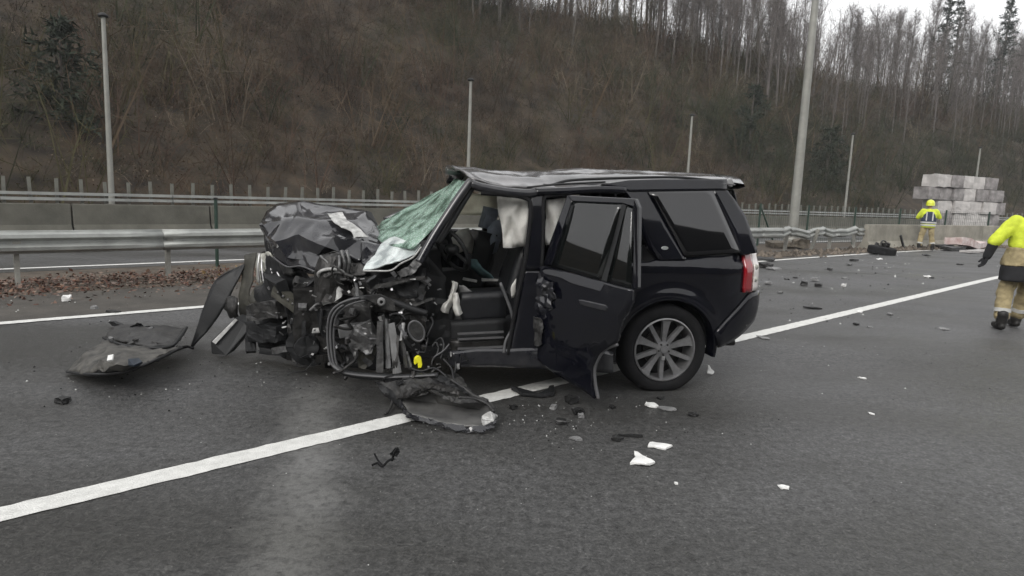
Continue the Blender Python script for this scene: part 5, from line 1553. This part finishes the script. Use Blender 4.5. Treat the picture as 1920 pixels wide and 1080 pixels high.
def firefighter(loc, rz, J, label, vox, jacket_low, back):
    r = empty("person", loc, rz, label, "person")
    V3 = {k: Vector(v) for k, v in J.items()}
    sx = (V3['shL'] + V3['shR']) / 2; hx = (V3['hipL'] + V3['hipR']) / 2
    def at(z):
        t = (z - hx.z) / (sx.z - hx.z)
        p = hx.lerp(sx, t)
        return p.x, p.y
    body = MB()
    for s_ in 'LR':
        limb(body, [V3['hip' + s_], V3['knee' + s_], V3['ank' + s_]], [.085, .058, .04])
        limb(body, [V3['sh' + s_], V3['el' + s_], V3['wr' + s_]], [.05, .04, .03])
    loft(body, [(*at(z), z, rx, ry) for z, rx, ry in ((.86, .15, .11), (1.0, .16, .11), (1.2, .165, .115), (1.36, .18, .11), (1.46, .12, .08))])
    nk, hd = V3['neck'], V3['head']
    limb(body, [nk - Vector((0, 0, .1)), nk, hd - Vector((0, 0, .04))], [.06, .055, .055])
    body.ball(hd, .1, 18, (.78, .95, 1.18))
    body.ball(hd + Vector((0, .03, -.06)), .07, 14, (.8, 1, .9))
    body.ball(hd + Vector((0, .098, -.015)), .018, 8, (.8, 1.1, 1.3))
    for s_ in (-1, 1): body.ball(hd + Vector((s_ * .08, -.005, -.015)), .024, 8, (.4, .7, 1.2))
    remesh(body.build("body", M['skin'], r), .014)
    for s_ in (-1, 1):
        MB().ball(hd + Vector((s_ * .032, .083, .012)), .011, 8).build("eye", M['trim'], r)
    MB().box(hd + Vector((0, .092, -.065)), (.05, .008, .01)).build("mouth", M['hair'], r, bevel=.003)
    hb_ = MB().ball(hd + Vector((0, -.018, .03)), .1, 16, (.84, .92, 1.0))
    hb_.build("hair", M['hair'], r, smooth=True)
    # trousers, in two legs
    tr = MB()
    for s_ in 'LR':
        h, k, a = V3['hip' + s_], V3['knee' + s_], V3['ank' + s_]
        d = (k - a).normalized()
        limb(tr, [h + Vector((0, 0, .03)), h.lerp(k, .5), k, k.lerp(a, .6), a + d * .10], [.115, .105, .09, .088, .092])
    loft(tr, [(*at(.80), .80, .16, .13), (*at(.92), .92, .185, .14), (*at(1.02), 1.02, .18, .135)])
    remesh(tr.build("trousers", M['tan'], r), vox, 3, .05)
    for s_ in 'LR':
        k, a = V3['knee' + s_], V3['ank' + s_]
        d = (k - a).normalized(); p = a + d * .17
        MB().tube([p - d * .025, p + d * .025], [.097, .096], 18).build("leg_stripe", M['silver'], r, smooth=True, angle=50)
    # jacket
    jk = MB(); lo = MB()
    zsp = jacket_low
    loft(jk, [(*at(z), z, rx, ry) for z, rx, ry in ((zsp, .235, .165), (zsp + .14, .235, .17), (1.36, .245, .165), (1.44, .215, .14), (1.5, .13, .11), (1.535, .085, .085))])
    for s_ in 'LR':
        limb(jk, [V3['sh' + s_], V3['sh' + s_].lerp(V3['el' + s_], .5), V3['el' + s_].lerp(V3['wr' + s_], .12)], [.098, .088, .082])
    remesh(jk.build("jacket", M['hiviz'], r), vox, 3, .032)
    for s_ in 'LR':
        lo = MB()
        limb(lo, [V3['el' + s_].lerp(V3['wr' + s_], .1), V3['el' + s_].lerp(V3['wr' + s_], .55), V3['wr' + s_]], [.068, .062, .054])
        remesh(lo.build("sleeve", M['black_f'] if back == 'stripes' else M['hiviz'], r), vox, 4)
    sk = MB()
    if back == 'stripes':
        loft(sk, [(*at(z), z, rx, ry) for z, rx, ry in ((.86, .262, .185), (.95, .258, .18), (zsp + .012, .241, .172))])
        remesh(sk.build("jacket_skirt", M['tan'], r), vox, 3, .05)
        bt = MB()
        loft(bt, [(*at(z), z, rx, ry) for z, rx, ry in ((.66, .245, .172), (.76, .25, .176), (.865, .25, .178))])
        remesh(bt.build("tool_belt", M['black_f'], r), vox, 3, .02)
        for dx in (-.115, -.055, .115, .055):
            cx, cy = at(1.28)
            b_ = MB().slab([(cx + dx * 1.35, cy - .135, 1.42), (cx + dx * 1.35 + .034, cy - .135, 1.42), (cx + dx + .03, cy - .178, 1.14), (cx + dx, cy - .178, 1.14)], (0, -.012, 0))
            b_.build("back_stripe", M['silver'] if abs(dx) > .1 else M['shard_g'], r, bevel=.003)
    else:
        loft(sk, [(*at(z), z, rx, ry) for z, rx, ry in ((.98, .242, .175), (1.15, .25, .182), (1.36, .21, .18), (1.44, .15, .15))])
        remesh(sk.build("vest", M['navy'], r), vox, 4)
        lk = MB()
        loft(lk, [(*at(z), z, rx, ry) for z, rx, ry in ((.84, .235, .17), (.98, .236, .172))])
        remesh(lk.build("jacket_skirt", M['hiviz'], r), vox, 3)
        for z, h_ in ((1.03, .03), (.93, .03)):
            st = MB(); loft(st, [(*at(z), z - h_, .256, .19), (*at(z), z + h_, .256, .19)]); st.build("reflective_band", M['silver'], r, smooth=True, angle=50)
        for dx in (-.1, .1):
            cx, cy = at(1.25)
            MB().slab([(cx + dx - .02, cy - .17, 1.42), (cx + dx + .02, cy - .17, 1.42), (cx + dx + .02, cy - .2, 1.1), (cx + dx - .02, cy - .2, 1.1)], (0, -.01, 0)).build("shoulder_strap", M['silver'], r)
    # boots, gloves
    for s_ in 'LR':
        a = V3['ank' + s_]
        b_ = MB()
        limb(b_, [a + Vector((0, -.03, .12)), a + Vector((0, -.02, .0)), a + Vector((0, -.04, -.035))], [.07, .066, .05])
        limb(b_, [a + Vector((0, -.05, -.04)), a + Vector((0, .06, -.04)), a + Vector((0, .16, -.045))], [.048, .052, .045])
        remesh(b_.build("boot", M['boot'], r), .012, 3)
        w, e = V3['wr' + s_], V3['el' + s_]
        d = (w - e).normalized()
        sd_ = d.cross(Vector((1, 0, 0)))
        sd_ = sd_.normalized() if sd_.length > .1 else Vector((0, 1, 0))
        nrm = d.cross(sd_)
        gl = MB()
        for q in (-.03, -.01, .01, .03):
            limb(gl, [w, w + d * .05 + sd_ * q, w + d * .095 + sd_ * q], [.026, .022, .019], 8)
        for q, l in ((-.033, .06), (-.011, .075), (.011, .07), (.033, .055)):
            k0 = w + d * .095 + sd_ * q
            limb(gl, [k0, k0 + d * l * .5 + nrm * .008, k0 + d * l * .85 + nrm * .03], [.0145, .013, .011], 8)
        limb(gl, [w + d * .03 - sd_ * .03, w + d * .06 - sd_ * .06 + nrm * .015, w + d * .095 - sd_ * .068 + nrm * .03], [.02, .016, .013], 8)
        remesh(gl.build("glove", M['black_f'], r), .006, 2)
    # helmet
    hm = MB()
    prof = [(.0, .172), (.05, .166), (.1, .135), (.135, .08), (.145, .02), (.142, -.03), (.150, -.045), (.135, -.045)]
    hm.lathe([(a, z) for a, z in prof], 26, 'z', tuple(hd + Vector((0, -.012, .01))))
    hm.v = [(x, hd.y + (y - hd.y) * 1.15, z) for x, y, z in hm.v]
    hel = hm.build("helmet", M['helmet'], r, smooth=True, angle=60, solid=.008)
    b_ = MB().add([Vector(hd) + Vector((x * .13, .13 + (.03 if i else 0) - abs(x) * .05, .03 - i * .07)) for i in range(2) for x in (-1, -.5, 0, .5, 1)], [(k, k + 1, k + 6, k + 5) for k in range(4)])
    b_.build("visor", M['tint2'], hel, smooth=True, solid=.004)
    MB().tube([Vector(hd) + Vector((0, -.15, .12)), Vector(hd) + Vector((0, -.02, .19)), Vector(hd) + Vector((0, .12, .13))], .014, 8).build("helmet_crest", M['helmet'], hel, smooth=True)
    return r
firefighter((6.70, 8.72, 0), math.radians(-14), dict(hipL=(-.10, 0, .93), hipR=(.10, 0, .93), kneeL=(-.165, .03, .5), kneeR=(.12, .16, .52), ankL=(-.195, -.03, .095), ankR=(.11, .30, .10),
            shL=(-.14, .06, 1.43), shR=(.30, .06, 1.45), elL=(-.375, .0, 1.19), elR=(.42, .05, 1.18), wrL=(-.44, .02, .96), wrR=(.45, .2, 1.0), neck=(.13, .12, 1.55), head=(.17, .19, 1.68)),
            "person in yellow and tan firefighter kit walking away, cut by the right edge", .016, 1.09, 'stripes')
firefighter((15.42, 25.04, 0), math.radians(-25), dict(hipL=(-.10, 0, .93), hipR=(.10, 0, .93), kneeL=(-.17, .03, .5), kneeR=(.17, .02, .5), ankL=(-.21, .0, .095), ankR=(.22, -.04, .095),
            shL=(-.2, .0, 1.45), shR=(.2, .0, 1.45), elL=(-.36, .06, 1.2), elR=(.37, .08, 1.22), wrL=(-.2, .27, 1.24), wrR=(.16, .28, 1.32), neck=(0, .03, 1.55), head=(0, .06, 1.69)),
            "person in yellow helmet and navy vest standing by the far concrete wall", .022, 1.0, 'vest')

# ------------------------------------------------------------------ torn bumper cover lying on the road at the left
def torn_cover():
    c = G(235, 668)
    r = empty("torn_bumper_cover", (c[0], c[1], 0), 0, "dark torn bumper cover with mesh lying on the road left of the car", "bumper cover")
    def q(x, y, z): return tuple(G(x, y, z) - np.array([c[0], c[1], 0]))
    rows = [[q(126, 696, .03), q(150, 664, .13), q(190, 642, .17), q(235, 640, .15)],
            [q(152, 702, .10), q(180, 676, .2), q(215, 658, .24), q(262, 652, .21)],
            [q(190, 696, .17), q(214, 684, .25), q(246, 670, .26), q(292, 658, .23)],
            [q(240, 694, .17), q(262, 684, .22), q(292, 672, .24), q(338, 650, .2)]]
    MB().grid(rows).crumple(5, .03, 6, 3).build("cover_shell", M['dusty'], r, smooth=True, angle=40, solid=.01)
    rows = [[q(196, 632, .15), q(240, 644, .2), q(290, 650, .21), q(328, 648, .2)],
            [q(212, 616, .17), q(246, 622, .24), q(292, 630, .25), q(340, 634, .22)],
            [q(240, 606, .15), q(264, 610, .2), q(306, 612, .22), q(350, 616, .2)]]
    MB().grid(rows).crumple(4, .02, 7, 5).build("grille_mesh", M['trim2'], r, smooth=True, angle=40, solid=.01)
    MB().tube(smoothpath([q(194, 633, .15), q(226, 646, .2), q(270, 652, .2), q(318, 650, .2), q(338, 632, .22), q(350, 614, .2)]), .014, 6).build("grille_frame", M['trim'], r, smooth=True)
    MB().tube(smoothpath([q(330, 655, .16), q(350, 650, .13), q(362, 653, .12)]), .012, 6).build("loose_strip", M['rubber'], r, smooth=True)
    MB().tube(smoothpath([q(126, 697, .03), q(170, 702, .13), q(232, 697, .17), q(288, 677, .23), q(340, 652, .2)]), .012, 6).build("cover_edge", M['trim'], r, smooth=True)
    MB().slab([q(204, 668, .285), q(214, 666, .285), q(212, 676, .275), q(202, 678, .275)], (0, -.01, .01)).build("white_sticker", M['white'], r)
    MB().slab([q(242, 676, .27), q(262, 674, .27), q(268, 681, .25), q(252, 688, .23), q(242, 687, .23)], (0, -.01, .015)).build("blue_fragment", mat("bluish_plastic", (.018, .026, .038), .45), r)
    MB().slab([q(203, 604, .06), q(214, 604, .08), q(232, 612, .1), q(236, 616, .06), q(220, 614, .03), q(206, 608, .03)], (0, .03, .01)).crumple(2, .01, 9).build("torn_flap", M['trim'], r)
    MB().slab([q(244, 612, .2), q(256, 606, .26), q(262, 612, .22), q(250, 618, .2)], (.02, .03, 0)).crumple(2, .02, 12).build("broken_clip", M['trim'], r)
    for i in range(14):
        p = Vector(q(rnd.uniform(200, 300), rnd.uniform(612, 690), .22))
        MB().box(p, (rnd.uniform(.02, .07), rnd.uniform(.02, .05), .012), Matrix.Rotation(rnd.uniform(0, 6), 3, 'Z') @ Matrix.Rotation(rnd.uniform(-.6, .6), 3, 'X')).crumple(1, .01, 12, i).build("broken_clip", M[rnd.choice(['trim2', 'steel_d', 'shard_g', 'trim'])], r)
torn_cover()

# ------------------------------------------------------------------ loose wheel far down the road
def loose_wheel():
    c = G(1662, 479)
    r = empty("loose_wheel", (c[0], c[1] + .3, .15), 0, "black torn off wheel lying flat on the road near the edge line", "wheel")
    r.rotation_euler = (math.radians(5), math.radians(4), .4)
    prof = [(.27, -.02), (.29, .0), (.36, -.006), (.415, -.03), (.425, -.06), (.425, -.20), (.415, -.235), (.36, -.262), (.29, -.25), (.27, -.23)]
    b_ = MB().lathe([(a, z + .12) for a, z in prof], 40, 'z', closed=True)
    b_.build("tyre", M['rubber'], r, smooth=True, angle=40)
    MB().lathe([(.272, .1), (.262, .08), (.255, -.05), (.1, -.02), (.0, -.02)], 32, 'z').build("rim", M['steel_d'], r, smooth=True, angle=40)
    MB().box((.12, .0, .16), (.22, .14, .16)).crumple(3, .04, 8, 2).build("brake_caliper", M['steel_d'], r)
    MB().tube(smoothpath([(-.1, 0, .1), (-.05, .05, .25), (.1, .08, .3), (.3, .1, .22)]), .025, 8).build("suspension_arm", M['steel_d'], r, smooth=True)
    MB().box((-.15, .1, .15), (.12, .06, .14)).crumple(2, .03, 8, 3).build("hub_carrier", M['steel'], r)
loose_wheel()

# ------------------------------------------------------------------ fragments on the road, each a thing
def frag(px, py, w, d, h, m, name, label, cat, seed, rot=None, poly=None, group=None, amp=None):
    c = G(px, py)
    if poly:
        b_ = MB().slab([(x * w, y * d, 0) for x, y in poly], (0, 0, max(h, .004)))
        b_.crumple(2, amp if amp is not None else min(w, d) * .08, 2.0 / max(w, .05), seed)
    else:
        b_ = MB().box((0, 0, 0), (w, d, h)).crumple(2, amp if amp is not None else min(w, d) * .2, 1.5 / max(w, .04), seed)
    zmin = min(v[2] for v in b_.v)
    b_.v = [(x, y, z - zmin) for x, y, z in b_.v]
    o = b_.build(name, m)
    o.location = (c[0], c[1], .0045)
    o.rotation_euler = (0, 0, rot if rot is not None else (seed * 1.3) % 6.28)
    tag(o, label, cat, group)
    return o
W, SG, SB = M['white'], M['shard_g'], M['shard_b']
tri_ = [(-.5, -.3), (-.15, .1), (-.02, .5), (.12, .42), (.2, .05), (.5, -.25), (.1, -.5)]
lng = [(-.5, -.25), (-.42, .4), (.0, .35), (.5, -.02), (.2, -.45)]
oval = [(-.5, .05), (-.3, .45), (.1, .4), (.42, .1), (.5, -.25), (.2, -.4), (-.25, -.3)]
frag(1200, 865, .15, .19, .012, W, "plastic_fragment", "white three pointed plastic fragment, lowest of the pieces behind the rear wheel", "fragment", 1, .1, tri_)
frag(1237, 839, .155, .11, .01, W, "plastic_fragment", "long white pointed plastic fragment just above the three pointed one", "fragment", 2, -.15, lng)
frag(1221, 763, .105, .12, .012, W, "plastic_fragment", "small white fragment just below the rear wheel", "fragment", 3, 0, oval)
frag(1251, 769, .09, .16, .01, SG, "plastic_fragment", "grey oval fragment beside the white piece below the rear wheel", "fragment", 4, .9, oval)
f_ = frag(1328, 702, .09, .10, .01, W, "plastic_fragment", "white fragment tilted up against the road right of the rear tyre", "fragment", 5, .3, tri_)
f_.rotation_euler = (math.radians(55), 0, .5); f_.location.z = .04
frag(1470, 916, .055, .07, .008, W, "plastic_fragment", "lone white chip in the open foreground at the lower right", "fragment", 6, .2, lng)
frag(1617, 711, .05, .08, .01, W, "plastic_fragment", "white chip on bare asphalt far right of the rear wheel, the upper of two", "fragment", 7, .6, oval)
frag(1634, 778, .03, .06, .008, W, "plastic_fragment", "tiny white chip on bare asphalt far right of the rear wheel, the lower of two", "fragment", 8, .1, oval)
frag(1432, 635, .1, .22, .012, SG, "plastic_fragment", "pale grey fragment beside the lane line behind the rear bumper", "fragment", 9, .2, lng)
frag(1268, 909, .02, .03, .008, W, "plastic_fragment", "tiny white chip between the white fragments and the lower right chip", "fragment", 61, .2, lng)
frag(125, 566, .085, .11, .07, W, "stone", "whitish stone on the hard shoulder at the left", "stone", 10)
frag(178, 580, .08, .1, .03, SG, "plastic_fragment", "pale flat fragment beside the whitish stone on the shoulder", "fragment", 11, .2, lng)
frag(214, 587, .16, .14, .02, SB, "rubber_strip", "short dark sliver lying on the far edge line at the left", "fragment", 12, .1, lng)
frag(118, 757, .06, .09, .035, SB, "black_fragment", "small black lump below the torn bumper cover", "fragment", 13)
frag(178, 664, .02, .02, .02, SG, "plastic_fragment", "tiny grey chip left of the torn bumper cover", "fragment", 62)
# twisted black cable piece in the foreground
c = G(722, 862)
r = empty("cable_piece", (c[0], c[1], .006), 0, "twisted black cable piece on the road in front of the lane line", "cable")
def gq(x, y, z): return tuple(G(x, y, z) - np.array([c[0], c[1], .0]))
for nm, pts, rad in (("cable", [(698, 874, .01), (708, 870, .03), (717, 876, .02), (728, 866, .05), (738, 862, .04)], .007), ("cable", [(702, 852, .05), (708, 864, .02), (718, 876, .01)], .006), ("cable", [(735, 865, .02), (740, 850, .09), (746, 842, .12)], .007)):
    MB().tube(smoothpath([gq(*q) for q in pts]), rad, 6).build(nm, M['rubber'], r, smooth=True)
MB().slab([gq(732, 858, .03), gq(740, 845, .08), (*gq(748, 848, .08)[:3],), gq(744, 860, .03)], (.0, -.02, .02)).crumple(2, .012, 14).build("connector", M['trim'], r)
MB().box(gq(740, 861, .03), (.02, .02, .02)).build("clip", M['shard_g'], r, bevel=.003)
# between car and white fragments
arcb = [(-.5, .3), (-.35, -.2), (.1, -.45), (.4, -.2), (.5, .4), (.38, .35), (.3, .0), (.05, -.15), (-.25, 0.05)]
frag(1003, 742, .34, .22, .03, M['trim'], "trim_piece", "curved dark trim piece lying by the lane line under the open door", "trim piece", 14, .15, arcb)
frag(1071, 757, .075, .07, .05, SB, "black_fragment", "black block on the road below the open rear door", "fragment", 15)
frag(1084, 777, .06, .08, .03, SB, "black_fragment", "black and pale crumpled bit just below the black block", "fragment", 16)
frag(1089, 784, .035, .04, .025, SG, "plastic_fragment", "pale crumb touching the black crumpled bit", "fragment", 17)
frag(1051, 796, .05, .07, .03, SB, "black_fragment", "ragged black bit among the glass crumbs under the door", "fragment", 18)
frag(1038, 768, .04, .05, .03, SG, "plastic_fragment", "pale rounded bit at the top of the glass crumbs", "fragment", 19)
frag(1080, 825, .06, .09, .012, SG, "plastic_fragment", "pale sliver lowest under the open rear door", "fragment", 20, .9, lng)
frag(962, 768, .045, .05, .025, SB, "black_fragment", "small black bit right of the torn door skin", "fragment", 21)
frag(1148, 767, .03, .05, .02, SB, "black_fragment", "small black bit left of the rear tyre's foot", "fragment", 22)
frag(1299, 780, .05, .06, .012, SB, "black_fragment", "thin black bit right of the grey oval fragment", "fragment", 23)
frag(1182, 820, .16, .022, .012, SB, "rubber_strip", "thin straight black strip left of the long white fragment", "strip", 24, -.05, amp=.004)
frag(1157, 827, .06, .06, .02, SB, "black_fragment", "short black bit under the thin black strip", "fragment", 25)
frag(1238, 749, .04, .05, .01, SB, "black_fragment", "flat black bit between rear tyre and small white fragment", "fragment", 26)
# farther down the road, right of the car
for i, (px, py, w, d, h, mm, nm, lab) in enumerate((
    (1507, 536, .10, .10, .07, SB, "black_fragment", "black lump on the lane right of the tail light"),
    (1534, 538, .12, .10, .05, SB, "black_fragment", "black and grey lump just right of the first black lump"),
    (1527, 528, .14, .14, .05, SG, "plastic_fragment", "grey bent piece above the pair of black lumps"),
    (1582, 538, .06, .08, .05, W, "plastic_fragment", "whitish bit right of the two black lumps"),
    (1522, 579, .22, .12, .015, SB, "rubber_strip", "flat dark strip lying just beyond the lane line"),
    (1475, 525, .08, .08, .02, SB, "black_fragment", "small dark bit left of the black lumps"),
    (1491, 522, .08, .1, .02, SB, "black_fragment", "thin dark bit just above the black lumps"),
    (1556, 507, .12, .12, .03, SB, "black_fragment", "dark bit midway between black lumps and loose wheel"),
    (1600, 490, .2, .14, .04, SB, "black_fragment", "dark flat bit below the edge line left of the loose wheel"),
    (1592, 498, .14, .14, .02, SG, "plastic_fragment", "pale bit under the dark flat bit near the loose wheel"),
    (1583, 523, .08, .1, .015, SG, "plastic_fragment", "faint pale bit above the whitish bit on the lane"),
    (1462, 550, .08, .1, .02, SG, "plastic_fragment", "pale bit on the lane close behind the rear bumper"),
    (1440, 534, .12, .12, .04, SG, "plastic_fragment", "pale broken lens bit right beside the tail light"),
    (1434, 489, .5, .3, .05, SB, "body_fragment", "flat black panel lying beyond the tail light by the edge line"),
    (1433, 502, .3, .3, .08, M['steel_d'], "crumpled_fragment", "dark crumpled metal piece under the flat black panel"),
    (1450, 506, .25, .2, .04, SG, "plastic_fragment", "grey broken piece right of the dark crumpled metal"),
    (1737, 480, .2, .2, .03, SB, "black_fragment", "dark bit on the lane below the far firefighter"),
    (1738, 521, .12, .12, .03, W, "plastic_fragment", "pale bit on the lane left of the near firefighter's hand"),
    (1746, 522, .1, .1, .02, SB, "black_fragment", "dark bit touching the pale bit left of the near firefighter"),
    (1612, 586, .06, .07, .015, W, "plastic_fragment", "pale chip just this side of the lane line at right"),
    (1668, 591, .07, .07, .012, SG, "plastic_fragment", "pale grey chip this side of the lane line, right of another"),
    (1605, 610, .06, .06, .02, SB, "black_fragment", "dark chip below the two pale chips at the lane line"),
    (1770, 619, .08, .1, .01, SG, "plastic_fragment", "pale flat chip left of the near firefighter's boots"),
    (1630, 615, .05, .05, .012, SG, "plastic_fragment", "faint grey chip right of the dark chip near the lane line"),
    (1648, 487, .16, .16, .02, W, "plastic_fragment", "white bit on the lane right under the loose wheel"),
    (1800, 497, .14, .14, .02, SB, "black_fragment", "small dark bit on the lane between the two firefighters"))):
    frag(px, py, w, d, h, mm, nm, lab, "fragment", 30 + i)
# things by the far wall
frag(1764, 467, .7, .5, .14, SB, "body_fragment", "black crumpled piece on the ground right of the far firefighter", "panel", 71, .3, amp=.06)
o = frag(1812, 467, 2.2, .6, .26, M['pinkish'], "crumpled_sheet", "large pale red and white crumpled sheet by the far wall", "sheet", 72, .6, amp=.16)
o = frag(1786, 470, 1.2, .4, .12, SB, "body_fragment", "long black broken panel in front of the pale crumpled sheet", "panel", 73, .6, amp=.05)
o = frag(1826, 474, 1.6, .35, .08, M['bale'], "body_fragment", "long whitish panel lying nearest the road by the far wall", "panel", 74, .6, amp=.04)
o = frag(1690, 469, .7, .06, .06, SB, "metal_bar", "short black bar leaning against the far concrete wall", "bar", 75, .6, amp=.01)
o.rotation_euler = (0, math.radians(50), .65); o.location.z = .25
frag(1660, 464, .8, .5, .10, M['steel_d'], "crumpled_fragment", "dark crumpled piece at the wall foot behind the loose wheel", "fragment", 76, .5, amp=.06)
frag(1465, 465, .9, .6, .16, M['rubble'], "earth_clod", "brown earth clod under the crash barrier right of the car", "clod", 77, .2, amp=.12)
frag(1497, 467, .45, .4, .3, M['rubble'], "earth_clod", "upright brown clod at a barrier post right of the car", "clod", 78, .2, amp=.1)

# glass crumbs and grit (uncountable)
def crumbs():
    rg = np.random.default_rng(9)
    V, Fq, T = [], [], []
    def put(x, y, h, col):
        o = len(V); c = np.array([x, y, .006])
        a = rg.uniform(0, 6.28)
        for k in range(3): V.append(c + np.array([math.cos(a + k * 2.09) * h, math.sin(a + k * 2.09) * h, 0]))
        V.append(c + np.array([0, 0, h * rg.uniform(.6, 1.2)]))
        Fq.extend([(o, o + 1, o + 3), (o + 1, o + 2, o + 3), (o + 2, o, o + 3)])
        T.extend([col] * 4)
    for (px, py, spx, spy, n, hmax) in ((1050, 785, 50, 22, 40, .009), (1040, 760, 60, 15, 30, .008), (830, 800, 90, 10, 60, .009), (1180, 800, 160, 40, 70, .006), (520, 700, 160, 30, 80, .01), (230, 690, 90, 30, 80, .012), (950, 850, 420, 110, 170, .005), (1500, 545, 120, 45, 130, .02), (1620, 500, 120, 20, 90, .03), (1650, 640, 180, 70, 90, .01), (200, 580, 180, 14, 70, .014)):
        for k in range(n):
            p = G(rg.normal(px, spx), max(456, rg.normal(py, spy)))
            u = rg.uniform()
            col = np.array([.55, .56, .54]) if u < .3 else (np.array([.22, .22, .21]) if u < .55 else np.array([.02, .02, .02]))
            put(p[0], p[1], hmax * rg.uniform(.3, 1.0), col)
    tag(npmesh("glass_crumbs", np.array(V), np.array(Fq), M['leaf'], tint=np.array(T)), kind='stuff')
crumbs()

# ------------------------------------------------------------------ thin damp air
hz = bpy.data.materials.new("damp_air")
hz.use_nodes = True
t_ = hz.node_tree
t_.nodes.remove(t_.nodes['Principled BSDF'])
pv = t_.nodes.new("ShaderNodeVolumePrincipled")
pv.inputs['Color'].default_value = (0.86, 0.88, 0.9, 1)
pv.inputs['Density'].default_value = 0.0009
t_.links.new(pv.outputs[0], t_.nodes['Material Output'].inputs['Volume'])
o = MB().box((20, 20, 22), (570, 570, 46)).build("haze", hz)
tag(o, kind='stuff')
